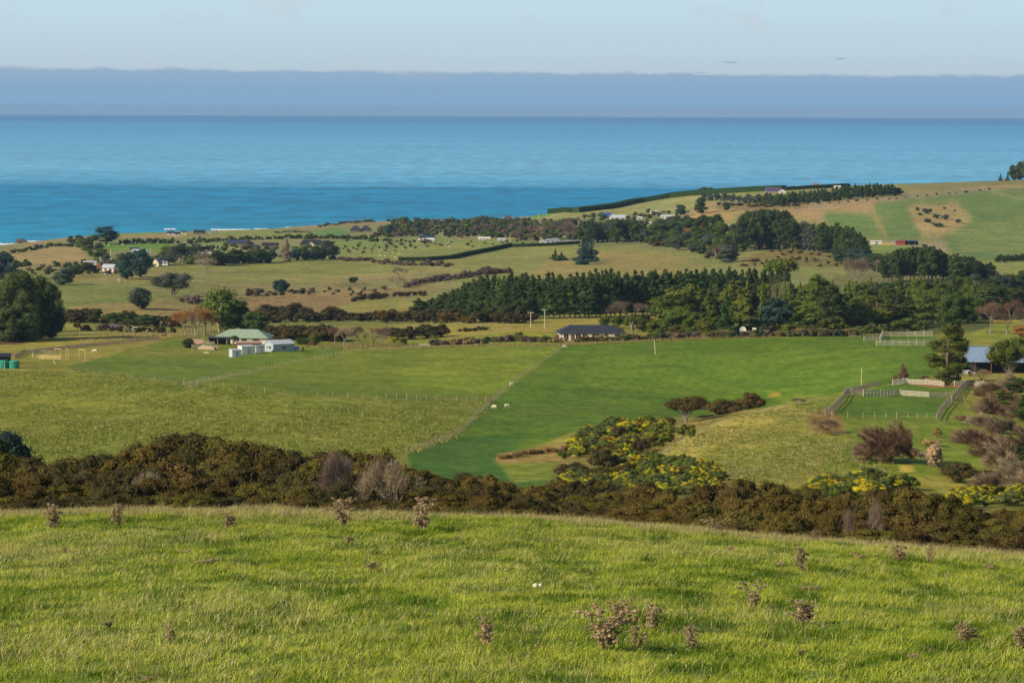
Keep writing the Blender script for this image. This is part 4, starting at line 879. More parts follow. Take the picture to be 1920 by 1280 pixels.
rowof([(1215,460),(1260,462),(1270,466)],8,[('round','green'),('scrub','brownscrub')],(14,22),'olive bush at the right end of the wood','olive bushes right of the wood',1.2,1500)
T('fat','bluepine',1092,496,44,34,'blue-grey cypress on the bare slope, left one of the shaded pair')
T('fat','bluepine',1109,491,42,28,'blue-grey cypress on the bare slope, right one of the shaded pair')
T('conifer','bluepine',1100,488,46,24,'blue-grey cypress standing behind the shaded pair')
for x,y,h,w in ((1041,488,22,13),(1053,488,17,16),(1047,489,9,32)): T('conifer' if h>10 else 'low','pine',x,y,h,w,{1041:'small dark multi-spired pine on the slope, its tallest spire',1053:'second spire of the small dark pine on the slope',1047:'spreading lower boughs of the small dark pine on the slope'}[x])
scatter([(960,440),(985,425),(1060,418),(1090,425),(1085,450),(960,452)],90,[('round','greyleaf'),('scrub','mauve'),('round','green'),('scrub','brownscrub'),('bare','mauve')],(10,20),'small garden tree in the settlement left of the wood','settlement trees left of the wood',1.2,1500,parts=False)
scatter([(1040,422),(1100,404),(1130,404),(1140,412),(1100,420)],16,[('round','green'),('scrub','greyleaf')],(6,12),'leafy bush below the long clipped headland hedge','bushes below the headland hedge',1.3,1800,parts=False)
T('round','mauve',1022,445,22,32,'big grey-brown rounded tree behind the grey-roofed bungalow')
T('round','yellowgreen',992,440,10,14,'yellowish round tree in the settlement')
T('bare','redtwig',996,452,16,18,'pink bare tree by the orange-roofed hut')
scatter([(1165,410),(1215,398),(1290,396),(1300,408),(1250,425),(1180,425)],32,[('round','green'),('scrub','greyleaf'),('scrub','mauve')],(5,11),'bush among the scattered white hillside houses','bushes among the hillside houses',1.4,1700,parts=False)
T('round','bluepine',1275,406,22,22,'grey-green rounded tree right of the white hillside houses')
T('tall','pine',1315,401,30,22,'dark round-topped pine alone on the tan hillside')
T('round','pine',1361,397,18,14,'smaller dark tree alone on the tan hillside, right of the pine')
rowof([(1318,376),(1350,376)],5,[('tall','greyleaf')],(13,17),'grey-green tree in the left group below the headland hedge','left group below the hedge',.8,1900)
rowof([(1355,377),(1385,379)],5,[('tall','greyleaf')],(14,18),'grey-green tree in the middle group below the headland hedge','middle group below the hedge',.8,1900)
rowof([(1393,380),(1425,383)],6,[('tall','greyleaf')],(14,19),'grey-green tree in the right group below the headland hedge','right group below the hedge',.8,1900)
tl=[(1425,362),(1460,361),(1500,357),(1560,352),(1600,346),(1640,343),(1680,345),(1692,356)]; bl=[(1425,386),(1460,386),(1500,382),(1560,377),(1640,370),(1692,366)]
for i in range(38):
    x=1427+262*(i+.5)/38; b=float(top(x,bl)); T('pine' if i%3 else 'tall','pine',x,b,b-float(top(x,tl))+rnd.uniform(-2,2),14,'dark pine in the long row above the coastal road','long pine row above the coastal road',dmin=1900)
for x,y,h,w in ((1876,337,14,9),(1889,337,17,8)): T('conifer','pine',x,y,h,w,'small pine on the skyline of the right hill' if x==1876 else 'thin pine on the skyline beside the big dark clump')
for x,y,h,w in ((1900,337,28,18),(1911,336,34,20),(1925,336,38,22),(1940,336,38,24)): T('dense','pine',x,y,h,w,'dark tree in the skyline clump at the right edge','skyline clump at the right edge')
rowof([(1455,386),(1560,381),(1700,371),(1860,356)],22,[('low','brownscrub'),('scrub','darkscrub')],(2.5,4.5),'tiny dark bush beside the coastal road','tiny bushes beside the coastal road',1.8,1800,parts=False)
for x,y,h,w,lb in ((1738,401,10,18,'largest grey bush in the tan gully on the green hill'),(1756,410,8,13,'round grey bush in the middle of the tan gully'),(1773,412,10,14,'grey bush right of the middle one in the tan gully'),(1740,417,7,16,'low grey bush under the largest one in the tan gully'),(1757,425,7,20,'wide low grey bush at the bottom of the tan gully'),(1796,417,6,12,'grey bush near the right corner of the tan gully'),(1720,396,8,7,'narrow grey bush at the left rim of the tan gully'),(1771,392,4,6,'tiny bush at the top of the tan gully'),(1725,404,5,9,'tiny bush below the narrow one in the tan gully'),(1790,396,3,5,'tiny lone bush at the upper right of the tan gully')): T('scrub','greyleaf',x,y,h,w,lb,dmin=1500)
rowof([(1345,384),(1430,388),(1500,386)],18,[('low','brownscrub')],(4,6),'brown low bush in the band below the pine row','brown band below the pine row',2.4,1800,parts=False)
scatter([(1390,500),(1450,470),(1560,480),(1575,500)],30,[('low','gorse'),('low','brownscrub')],(4,7),'low gorse bush on the bronze hillside below the great pines','low gorse on the bronze hillside',2.2,1250,parts=False)
scatter([(1600,580),(1680,575),(1800,580),(1800,600),(1620,596)],24,[('scrub','greyleaf'),('low','brownscrub'),('scrub','olive')],(10,18),'scrub bush on the slope behind the conifer belt','scrub on the slope behind the belt',1.5,1050)
# bare trees, right edge
for x,y,h,w,lb in ((1857,627,62,50,'pinkish bare tree with a white trunk, left of the right-edge trio'),(1888,628,66,48,'tallest pinkish bare tree of the right-edge trio'),(1918,628,58,44,'bare tree of the right-edge trio cut by the frame')):
    T('bigbare','redtwig',x,y,h,w,lb,dmin=850)
rowof([(1905,632),(1935,630)],3,[('round','willow')],(16,24),'golden-brown bush under the right-edge bare trees','golden bushes under the bare trees',1.2,850)
# ================================================================ near right: macrocarpas, wreckage, gully
T('hero','olive',1776,722,112,70,'big ragged macrocarpa in front of the open barn',dmin=690,k=0)
T('hero','pine',1792,716,118,40,'dark right half of the big macrocarpa, hugging the barn',dmin=690,k=1)
T('umbrella','olive',1893,716,84,74,'flat-topped macrocarpa with a pale double trunk in front of the open barn',dmin=690,k=1)
T('scrub','olive',1845,668,16,34,'rounded bush behind the left end of the barn roof',d=800)
T('sparse','twig',1840,715,26,46,'twiggy grey bush under the barn front',dmin=690)
T('conifer','redtwig',1693,716,34,22,'dead brown cone-shaped shrub by the pale yard rails',dmin=690,name='shrub')
T('sparse','redtwig',1681,718,14,16,'low dead russet bush left of the cone-shaped shrub',dmin=690)
T('sparse','redtwig',1738,716,12,26,'low dead russet bush behind the pale rails, near the big macrocarpa',dmin=690)
kt=[(1287,812,68,66,'forked','brownscrub','dark-topped tree with a forked pale trunk on the gully edge'),(1355,806,58,80,'scrub','brownscrub','broad dark scrub tree right of the forked one'),
    (1408,778,42,44,'scrub','brownscrub','grey twiggy small tree at the right end of the gully trees'),(1428,768,20,20,'round','pine','small dark green bush where the knoll crest hides the gully'),
    (1330,808,30,40,'scrub','darkscrub','low dark bush between the forked tree and the broad scrub tree')]
for x,y,h,w,kk,c,lb in kt:
    dd=572 if kk=='forked' else 612; p=at(x,dd); plant(kk,c,p,world(x,y-h,dd)[2]-p[2],w*dd/F,lb)
for i,(x,t) in enumerate(((1300,790),(1322,786),(1345,780),(1372,774),(1392,768),(1262,812),(1240,826))):
    p=at(x,622); plant('scrub',rnd.choice(['brownscrub','darkscrub','olive']),p,world(x,t,622)[2]-p[2],44*622/F,'brown-green scrub showing over the knoll crest beneath the gully trees','scrub over the knoll crest')
GK=[('scrub','gorse'),('scrub','gorse'),('scrub','gorse'),('scrub','brownscrub'),('low','olive')]
def gorse(poly,n,h,flow,lab,lab2,grp,dmin=395,asp=1.5):
    xs=sorted(q[0] for q in poly); xa,xb=xs[0]+(xs[-1]-xs[0])/3,xs[0]+(xs[-1]-xs[0])*2/3; os_=scatter(poly,n,GK,h,lab,grp,asp,dmin); dm_=sorted(o['lc'][1] for o in os_)[len(os_)//2]
    for o in os_:
        o['nm']='gorse_bush'; o['ct']='bush'; px_=float(project(np.array(o['lc']))[0]); z_=(', upper ' if o['lc'][1]>dm_ else ', lower ')+('left' if px_<xa else 'middle' if px_<xb else 'right'); lab_,lab2_=lab+z_,lab2+z_; o['label']=lab_; o['group']=grp+z_
        if rnd.random()<flow:
            o['label']=lab2_; o['group']=grp+z_+', in flower'; q=rnd.randrange(3)
            o['extra'].append(('flowers',GF[q]))
GF=[]
for q in range(3):
    m_=MB(); r_=np.random.RandomState(90+q); cl=[]
    for i in range(20):
        th=r_.uniform(0,6.28); qq=.5*math.sqrt(r_.uniform(0,1)); cl.append((math.cos(th)*qq,math.sin(th)*qq,.8*(1-qq*qq*1.6)*r_.uniform(.75,1.1)+.08,.13,.13,.09))
    leaves(m_,cl,3400,.0145,FM['flower'],r_,up=.6,shell=(.6,1.1)); GF.append((setattr(m_,'v',[x*[1.18,1.18,1.06] for x in m_.v]),m_.mesh('gorse_flowers'))[1])
gorse([(1085,818),(1170,793),(1265,798),(1250,830),(1200,850),(1180,872),(1110,850),(1040,870)],85,(11,20),.5,'olive gorse bush on the gully side below the forked tree','gorse bush in yellow flower on the gully side below the forked tree','gorse on the far gully side')
gorse([(1045,905),(1130,885),(1190,865),(1240,868),(1330,872),(1365,900),(1335,935),(1180,948),(1040,938)],150,(13,25),.48,'olive gorse bush in the gully below the knoll','gorse bush in yellow flower in the gully below the knoll','gorse in the gully below the knoll')
for x,y,h,w,lb in ((1135,882,40,58,'rounded near-black bush in the middle of the gorse gully, the larger'),(1072,896,28,62,'rounded near-black bush at the left of the gorse gully'),(1201,850,30,32,'rounded near-black bush on the far side of the gorse gully')):
    T('scrub','darkscrub',x,y,h,w,lb,dmin=395)
scatter([(1215,812),(1290,808),(1300,818),(1250,840),(1220,838)],10,[('scrub','brownscrub'),('scrub','olive')],(16,26),'brown-green bush below the forked gully tree','bushes below the forked tree',1.3,395)
rowof([(935,862),(990,852),(1060,845),(1095,832)],22,[('flax','straw'),('low','straw'),('low','redtwig')],(7,13),'tan rush clump along the left rim of the gully','tan rushes on the gully rim',1.5,395)
gorse([(1525,920),(1640,905),(1700,918),(1640,935),(1540,935)],24,(24,34),.5,'olive gorse bush between the brown scrub and the knoll','gorse bush in yellow flower between the brown scrub and the knoll','gorse at the foot of the knoll',300)
gorse([(1775,935),(1920,925),(1930,945),(1800,955)],22,(20,28),.95,'olive gorse bush at the right edge by the wreckage','gorse bush in full yellow flower at the right edge below the wreckage','gorse at the right edge',280)
T('scrub','darkscrub',1795,905,38,66,'dark rounded bush right of the fallen tree roots',dmin=395)
T('scrub','brownscrub',1850,905,24,50,'brown rounded bush below the heaped dead branches',dmin=395)
scatter([(1020,925),(1100,930),(1250,935),(1260,975),(1020,965)],26,[('scrub','manuka'),('scrub','darkscrub'),('scrub','brownscrub')],(26,38),'brown-green bush in the low thicket between the gorse gully and the near belt','low thicket below the gorse gully',1.5,200)
# ================================================================ near scrub belt below the grassy crest
sil=[(-80,850),(0,852),(100,850),(200,850),(240,842),(262,822),(300,811),(350,808),(390,817),(430,820),(470,833),(520,838),(560,848),(600,842),(650,842),(700,840),(735,850),(770,872),(790,892),(812,896),(850,886),(900,883),(950,892),(1000,906),(1040,924),(1080,926),(1130,934),(1180,938),(1230,930),(1300,914),(1350,904),(1400,892),(1450,894),(1480,900),(1520,908),(1560,912),(1600,934),(1650,908),(1700,904),(1750,906),(1790,935),(1850,948),(1872,968),(1884,950),(1925,946),(2000,950)]
crest=lambda x: float(top(x,[(0,965),(640,965),(960,972),(1280,998),(1600,1020),(1920,1045)]))
def beltlabel(x,rr):
    sec='left of the hump' if x<230 else 'left side of the hump' if x<400 else 'right side of the hump' if x<580 else 'by the grey twiggy bushes' if x<800 else 'rounded centre block' if x<1100 else 'below the gorse gully' if x<1340 else 'below the knoll' if x<1640 else 'right end'
    row=('top line','upper face','mid face','lower face','bottom edge')[rr]
    return 'brown-green scrub bush, %s of the near belt, %s'%(row,sec), 'belt %s %s'%(row,sec)
for rr,(d_,fr,step) in enumerate(((285,0,62),(262,.13,66),(240,.30,72),(218,.50,80),(196,.72,88))):
    x=-300+rr*17
    while x<2260:
        t=float(top(x,sil)); t=t+(crest(x)-t)*fr+rnd.uniform(0,9); p=at(x,d_+rnd.uniform(-6,6)); h=world(x,t,p[1])[2]-p[2]
        mt=rnd.choice(['manuka','manuka','darkscrub','brownscrub'] if x<640 else ['brownscrub','manuka','brownscrub'] if x<800 else ['darkscrub','manuka','darkscrub'] if x<1100 else ['manuka','brownscrub','manuka'])
        if h>1.2 and not (1868<x<1884 and rr<2):
            lb,gp=beltlabel(x,rr); w_=min(max(h*1.15,4.6),8.0)*rnd.uniform(.85,1.25)
            plant('bushy',mt,p,h*.98,w_,lb,gp)
        x+=step*rnd.uniform(.75,1.15)
for x,t,d_,w_,mt,lb in ((668,848,225,4.6,'mauve','grey twiggy bush with bare stems, left of the pair in the near belt'),(640,856,228,3.6,'mauve','smaller grey twiggy bush beside the pair in the near belt'),(735,862,222,4.4,'twig','grey twiggy bush with pale forked limbs, right of the pair in the near belt'),
                 (1625,945,215,2.6,'mauve','pale grey dead bush in the middle of the right-hand scrub'),(270,885,230,2.4,'twig','small patch of bare grey stems in the dark left scrub')):
    p=at(x,d_); plant('sparse',mt,p,world(x,t,d_)[2]-p[2],w_,lb)
p=at(2,300); plant('big','bluepine',p,world(0,812,300)[2]-p[2],5.5,'dark blue-green tree rising at the left edge of the near scrub belt')
p=at(-22,290); plant('big','pine',p,world(0,815,290)[2]-p[2],4.5,'dark tree cut by the left edge beside the near scrub belt')
p=at(722,250); plant('scrub','yellowgreen',at(722,292),world(722,838,292)[2]-at(722,292)[2],1.8,'small bright yellow-green bush topping the near scrub belt')


# ================================================================ foreground pasture
def blades(n, d0, d1, hmin, hmax, wid, lean, colf, spread=.265, seed=1, mask=None, off=0.):
    r = np.random.RandomState(seed); d = np.sqrt(r.uniform(d0*d0, d1*d1, n)); x = r.uniform(-spread, spread, n)*d
    if mask is not None: k = mask(x, d) > r.uniform(0, 1, n); x = x[k]; d = d[k]; n = len(x)
    z = height(x, d) - .02; clump = np.clip((fbm(x/.55, d/.6, 3, 21))*1.9 + .5, 0, 1); h = (hmin + (hmax-hmin)*clump*r.uniform(.5, 1.1, n))
    th = r.uniform(0, 6.28, n); wd_ = wid*r.uniform(.6, 1.3, n); a = np.stack([np.cos(th)*wd_, np.sin(th)*wd_, 0*d], 1)
    ln = np.stack([.35 + r.normal(0, .6, n), r.normal(0, .5, n)], 1)*lean*h[:, None]
    p = np.stack([x, d, z], 1); m = p + np.c_[ln*.35, h*.6]; t = p + np.c_[ln, h*r.uniform(.85, 1, n)]
    V = np.stack([p - a, p + a, m + a*.7, m - a*.7, t], 1).reshape(-1, 3); i = np.arange(n)[:, None]*5
    c = np.repeat(colf(x, d, clump, r), 5, 0); return V, i + [0,1,2,3], i + [3,2,4], c
def gcolf(x, d, cl, r):
    n = len(x); big = fbm(x/7, d/9, 3, 31) + .5; mid = fbm(x/1.0, d/1.5, 4, 33) + .5
    g1 = np.array(lin('6a8420')); g2 = np.array(lin('b4b848')); st = np.array(lin('d8ca88')); dk = np.array(lin('3c5814'))
    u = np.clip(mid*2.2 - .65 + r.normal(0, .18, n), 0, 1)[:, None]; c = g1*(1-u) + g2*u
    k = np.clip((.47 - mid)*5.5, 0, 1)[:, None]; c = c*(1-k*.7) + dk*k*.7  # hollows between tufts: their shade put into the blade colour
    s = (r.uniform(0, 1, n) <   .05 + .55*np.clip(big*2.3 - 1.25 + (cl-.5)*.6, 0, 1) + .25*np.clip((d-103)/6, 0, 1))[:, None]
    return np.where(s, st*r.uniform(.7, 1.15, (n, 1)), c*r.uniform(.85, 1.35, (n, 1)))
def grass_obj(name, sets, label):
    V = []; Q = []; Tt = []; Cc = []; b = 0
    for v, q, t, c in sets: V.append(v); Q.append(q + b); Tt.append(t + b); Cc.append(c); b += len(v)
    mb = MB(); V = np.concatenate(V); mb.v = [V]; mb.t = [np.full(len(V), .5)]; mb.n = len(V); mb.mats = [GRASS]
    mb.f = {4: [(np.concatenate(Q), 0)], 3: [(np.concatenate(Tt), 0)]}
    tag(link(name, mb.mesh(name, False, np.concatenate(Cc))), label, 'grass', kind='stuff')
GRASS, gn_, gl_ = new_mat('grass_blades'); a_ = gn_.new('ShaderNodeAttribute'); a_.attribute_name = 'gcol'
d_ = gn_.new('ShaderNodeBsdfDiffuse'); t_ = gn_.new('ShaderNodeBsdfTranslucent'); x_ = gn_.new('ShaderNodeMixShader'); x_.inputs[0].default_value = .35; o_ = gn_.new('ShaderNodeOutputMaterial')
gl_.new(a_.outputs['Color'], d_.inputs[0]); gl_.new(a_.outputs['Color'], t_.inputs[0]); gl_.new(d_.outputs[0], x_.inputs[1]); gl_.new(t_.outputs[0], x_.inputs[2]); gl_.new(x_.outputs[0], o_.inputs[0])
strawc = lambda x, d, cl, r: np.array(lin('c3b27c'))*r.uniform(.6, 1.15, (len(x), 1))
grass_obj('grass', [blades(720000, 41, 118, .03, .27, .009, .9, gcolf),
    blades(85000, 42, 116, .18, .45, .005, .6, strawc, seed=2, mask=lambda x, d: np.clip((fbm(x/5, d/6, 3, 31) + fbm(x/1.1, d/1.1, 2, 77))*3.4 + .0, 0, 1)),
    blades(34000, 104.5, 113, .12, .48, .007, .5, strawc, seed=3)], 'long green and straw-coloured pasture grass on the near slope')
# tussocks on the hill across the gully and on the knoll
def tuss(n, poly, seed, col, dmin, dmax, hh=(.35, .8)):
    r = np.random.RandomState(seed); xs = [q[0] for q in poly]; ys = [q[1] for q in poly]
    u = r.uniform((min(xs)-960)/F, (max(xs)-960)/F, n*3); d = np.sqrt(r.uniform(dmin**2, dmax**2, n*3)); x = u*d; z = height(x, d); px_, py_ = project(np.stack([x, d, z], 1))
    px_ = px_ + r.normal(0, 14, len(px_)); py_ = py_ + r.normal(0, 4, len(py_)); k = inpoly(px_, py_, poly) & (fbm(x/12, d/30, 3, 61) + .5 + r.normal(0, .12, n*3) > .47); x, d, z = [q[k][:n] for q in (x, d, z)]; m = 7
    th = r.uniform(0, 6.28, (len(x), m)); l = r.uniform(.1, .55, (len(x), m)); h = r.uniform(*hh, (len(x), 1))
    p = np.stack([x, d, z - .05], 1)[:, None] + np.stack([np.cos(th)*.12, np.sin(th)*.12, 0*th], -1); t = p + np.stack([np.cos(th)*l, np.sin(th)*l, h*(1 - l*.5)], -1)
    s = np.stack([-np.sin(th), np.cos(th), 0*th], -1)*.07; V = np.stack([p - s, p + s, t], 2).reshape(-1, 3)
    c = np.repeat(np.array(lin(col))*r.uniform(.6, 1.15, (len(x), 1)), m*3, 0); i = np.arange(len(V)//3)[:, None]*3
    return V, np.zeros((0, 4), int), i + [0,1,2], c
HILL = [(-60,700),(140,692),(350,722),(560,742),(915,752),(855,815),(760,850),(700,872),(-60,872)]
KNOLL = [(1230,860),(1270,830),(1330,800),(1430,770),(1540,750),(1580,800),(1640,860),(1700,900),(1370,905)]
grass_obj('tussock_grass', [tuss(6500, HILL, 5, 'a8a85a', 400, 720), tuss(9000, HILL, 6, '80903c', 400, 720, (.2,.4)), tuss(6000, KNOLL, 7, 'c2b878', 395, 640, (.2, .4)), tuss(5000, KNOLL, 8, '8a9444', 395, 640, (.2, .45))],
          'pale and green tussocks covering the hill across the gully and the knoll')
def strip(pts, n, col, seed, hh, w=.5, dmin=395):
    r = np.random.RandomState(seed); P0 = np.array([hit(x, y, dmin) for x, y in pts]); s = np.r_[0, np.cumsum(np.hypot(*np.diff(P0[:, :2], axis=0).T))]; t = r.uniform(0, s[-1], n)
    x = np.interp(t, s, P0[:,0]) + r.normal(0, w, n); y = np.interp(t, s, P0[:,1]) + r.normal(0, w, n); z = height(x, y); h = r.uniform(*hh, n); th = r.uniform(0, 6.28, n)
    a = np.stack([np.cos(th), np.sin(th), 0*th], 1)*.09; p = np.stack([x, y, z-.04], 1); q = p + np.stack([r.normal(0,.2,n), r.normal(0,.2,n), h], 1)
    V = np.stack([p-a, p+a, q], 1).reshape(-1, 3); return V, np.zeros((0,4), int), np.arange(n)[:,None]*3 + [0,1,2], np.repeat(np.array(lin(col))*r.uniform(.7,1.1,(n,1)), 3, 0)
grass_obj('fence_line_grass', [strip([(352,721),(420,706),(500,690),(560,678),(645,660)], 1300, 'b7ab6c', 1, (.1,.3), .3), strip([(140,690),(240,704),(350,719)], 800, 'b3a868', 2, (.15,.45), .4),
   strip([(762,848),(800,836),(840,822),(862,812)], 260, 'a89c60', 3, (.3,.8), .7), strip([(862,812),(890,786),(920,752)], 120, 'a89c60', 4, (.2,.7), .4),
   strip([(600,652),(700,650),(830,651),(1060,647),(1240,638),(1440,632),(1620,629)], 9000, 'b09c68', 6, (.3,1.0), 1.1), strip([(160,640),(300,627),(400,628)], 5000, 'bfae72', 7, (.3,.8), 3, 700),
   strip([(1230,856),(1270,829),(1330,799),(1430,769),(1540,747)], 2600, 'c2b888', 8, (.1,.3), .8)], 'dry pale grass standing along the fence lines')
# ---------------------------------------------------------------- dead thistles and other things lying in the near grass
def thistle_mesh(seed, tall=1.0, lean=0.):
    r = np.random.RandomState(seed); a, b = MB(), MB()
    for s_ in range(r.randint(6, 10)):
        th = r.uniform(0, 6.28); ln = r.uniform(.1, .5); top_ = np.array([math.cos(th)*ln*.5 + lean, math.sin(th)*ln*.5, tall*r.uniform(.6, 1.)])
        P_ = limb(b, (0,0,-.05), top_, .014, .006, r, STALK, .06, 5, 5)
        for k in range(7):
            q = P_[r.randint(1, 5)]*1.0; d = rv(1, r)[0]; d[2] = abs(d[2])*.6 + .2; e = q + d*r.uniform(.08, .24)*tall; limb(b, q, e, .007, .004, r, STALK, .05, 4, 3)
            leaves(a, [(*e, .06, .06, .055)], 48, .020, FM['thistle'], r, shell=(.1, 1.15))
        leaves(a, [(*p_, .04, .04, .09) for p_ in P_[1:]], 110, .018, FM['thistle'], r, shell=(.2, 1.2))
    return a.mesh('thistle_heads'), b.mesh('thistle_stalks')
STALK = flat('thistle_stalk', '8c7258', .9, .2, 8)
TH = [thistle_mesh(s_) for s_ in range(5)] + [thistle_mesh(20 + s_, .55) for s_ in range(3)]
def thistle(px, py, hpx, wf, label, k, lean=0):
    p = hit(px, py, 30) if py > 985 + max(0, (px - 960))*.07 else at(px, 107); h = hpx*p[1]/F; h *= .95; wf *= 1.7; o = link('dead_thistle', None, None, p, rnd.uniform(0, 6.28), (h*wf, h*wf, h)); o.rotation_euler[1] = lean
    link('seed_heads', TH[k][0], o); link('stalks', TH[k][1], o); tag(o, label, 'thistle', None)
for a_ in [(1135,1213,82,1.0,'biggest dead thistle, a wide pale-brown clump low in the right foreground',0),(1165,1170,44,1.2,'dead thistle top leaning behind the biggest clump',1),(1195,1213,46,.9,'upright dead thistle just right of the biggest clump',2),
    (1228,1183,52,.8,'thin forked dead thistle right and behind the biggest clump',3),(1508,1170,46,1.3,'broad bushy dead thistle, right foreground, alone in green grass',4),(1412,1138,52,.8,'leaning dead thistle up-left of the broad bushy one',0),
    (1296,1216,42,.9,'small dark dead thistle between the biggest clump and the broad bushy one',1),(1808,1208,44,1.3,'sprawling dead thistle low at the right',2),(1912,1212,40,1.1,'dead thistle cut by the right edge of the picture',3),
    (912,1214,58,.6,'slim dark dead thistle left of the biggest clump',4),(1500,1072,46,.7,'upright dead thistle on the slope above the broad bushy one',1),(1466,1062,20,1.3,'low dead thistle left of the upright one on the slope',6),
    (1688,1052,34,1.0,'dead thistle below the right part of the crest',2),(1742,1056,36,.5,'thin reddish dead thistle right of the one below the crest',3),(1610,1050,22,1.6,'low spread dead thistle between two taller ones under the crest',6),
    (1858,1070,20,1.6,'low pale dead thistle near the right edge under the crest',5),(790,996,66,.75,'tallest pinkish dead thistle standing on the crest against the dark scrub',0),(645,990,56,.9,'dead thistle on the crest against the grey twiggy bush',1),
    (222,986,46,.8,'dead thistle on the crest below the left end of the scrub hump',2),(104,992,46,.8,'dead thistle on the crest, leftmost of the standing ones',3),(430,990,28,1.2,'short dark dead thistle just under the crest, left half',4),
    (1345,1004,36,1.1,'dead thistle on the crest right of centre',0),(1535,1012,28,1.0,'dead thistle on the crest below the brown scrub',1),(388,1062,24,2.0,'flattened dead thistle heap in the left foreground',5),
    (345,1042,22,1.4,'faint dead thistle behind the flattened heap',6),(700,1072,32,1.2,'pale dead thistle clump left of centre below the crest',7),(316,1206,40,.7,'small dead thistle low on the left',2),
    (202,1176,24,.9,'tiny dark dead thistle far left in the foreground',5),(276,1280,26,1.4,'dead thistle cut by the bottom edge on the left',6),(1368,1036,20,1.5,'low dead thistle behind and left of the leaning one',7),
    (1520,1108,16,2.6,'broken thistle stems lying flat above the broad bushy thistle',5),(1712,1238,26,1.0,'tiny dead thistle at the bottom right',6),(1502,1232,26,.8,'tiny dead thistle below the broad bushy one',7),
    (120,1036,18,1.0,'faint dead thistle near the left edge under the crest',7),(862,1110,14,1.6,'small brown thistle stub left of the white stones',5),(655,1018,26,.9,'dead thistle under the crest below the twiggy bushes',6)]: thistle(*a_)
p=hit(1008,1108,30); mb=MB(); r_=np.random.RandomState(4)
for q,(x,y,s_) in enumerate(((-.045,0,.07),(.06,.02,.062))):
    m_=MB(); cores(m_,[(0,0,0,s_,s_*.8,s_*.75)],1.1,flat('white_stone','d9ceb2',.9,.12,9),r_); tag(link('stone',m_.mesh('stone',True),None,(p[0]+x,p[1]+y,p[2]+.14)),('left' if q==0 else 'right')+' one of two touching white stones in the near grass','stone','white stones')
# ================================================================ buildings
WHITE=flat('white_paint','dedad0',.6,.05); CREAM=flat('cream_paint','d8c9a0',.7,.06); PINKW=flat('pinkish_render','e4ccbe',.7,.06); GLASS=flat('window_glass',(.02,.03,.04),.15,.1,1,0,.6)
DARKROOF=flat('charcoal_roof_tiles','3a3c46',.6,.12,2); GREYROOF=ribbed('grey_iron_roof','8d939a'); GREENROOF=ribbed('green_iron_roof','a2b598',.3); BLUEROOF=ribbed('blue_iron_roof','3c5a86',.4)
NAVY=flat('navy_roof','35435c',.6,.1); BLACKR=flat('black_roof','2e2f35',.6,.1); PALEROOF=ribbed('pale_iron_roof','c6ccd2',.25); RUST=flat('rusty_iron','8a4a34',.8,.2); BROWNW=flat('brown_boards','6a5442',.8,.15,3)
WOOD=flat('weathered_timber','9c917a',.85,.12,5); GREYWOOD=flat('grey_timber','857b69',.9,.15,5); NEWWOOD=flat('new_timber','cdb27c',.8,.1,5); DARK=flat('dark_interior','1c1e22',.9,.2); CONC=flat('concrete','a39c90',.9,.1)  # near-black: shade inside doorways and sheds as colour; also tyres
def gp(px,py,d=None,dmin=500): return at(px,d) if d else hit(px,py,dmin)
def prism(mb,w,d,z0,rh,kind,over,mat,th=.14):
    """roof shells: hip, gable (ridge along x), gabley (ridge along y), mono (high at the back)"""
    x0,x1,y0,y1=-w/2-over,w/2+over,-d/2-over,d/2+over; e=z0-over*rh/(d/2)*.5
    def shell(ps):
        ps=np.array(ps,float); n=len(ps); q=ps-[0,0,th]; mb.add(np.r_[ps,q],[list(range(n))],mat); mb.add(np.r_[ps,q],[list(range(2*n-1,n-1,-1))],mat)
        mb.add(np.r_[ps,q],[[i,i+n,(i+1)%n+n,(i+1)%n] for i in range(n)],mat)
    t=z0+rh
    if kind=='hip':
        k=min(d/2,w/2-.5)*.9; shell([(x0,y0,e),(x1,y0,e),(x1-k,0,t),(x0+k,0,t)]); shell([(x1,y1,e),(x0,y1,e),(x0+k,0,t),(x1-k,0,t)]); shell([(x0,y1,e),(x0,y0,e),(x0+k,0,t)]); shell([(x1,y0,e),(x1,y1,e),(x1-k,0,t)])
    elif kind=='gable': shell([(x0,y0,e),(x1,y0,e),(x1,0,t),(x0,0,t)]); shell([(x1,y1,e),(x0,y1,e),(x0,0,t),(x1,0,t)])
    elif kind=='gabley': shell([(x0,y1,e),(x0,y0,e),(0,y0,t),(0,y1,t)]); shell([(x1,y0,e),(x1,y1,e),(0,y1,t),(0,y0,t)])
    elif kind=='mono': shell([(x0,y0,z0),(x1,y0,z0),(x1,y1,t),(x0,y1,t)])
    else: shell([(x0,y0,z0+.1),(x1,y0,z0+.1),(x1,y1,z0+.1),(x0,y1,z0+.1)])
def window(o,x,y,z,w,h,frame,side=None,small=False):
    f,g=MB(),MB(); t=.09
    if side is None:
        g.box(x-w/2,x+w/2,y-.03,y+.02,z,z+h,GLASS)
        for a in ((x-w/2-t,x-w/2,z-t,z+h+t),(x+w/2,x+w/2+t,z-t,z+h+t),(x-w/2,x+w/2,z-t,z),(x-w/2,x+w/2,z+h,z+h+t)) + (() if small else ((x-.03,x+.03,z,z+h),)): f.box(a[0],a[1],y-.07,y+.02,a[2],a[3],frame)
    else:
        g.box(x-.03,x+.02,y-w/2,y+w/2,z,z+h,GLASS)
        for a in ((y-w/2-t,y-w/2,z-t,z+h+t),(y+w/2,y+w/2+t,z-t,z+h+t),(y-w/2,y+w/2,z-t,z),(y-w/2,y+w/2,z+h,z+h+t)): f.box(x-.07,x+.02,a[0],a[1],a[2],a[3],frame)
    wo_=link('window',f.mesh('window_frame'),o); link('pane',g.mesh('pane'),wo_)
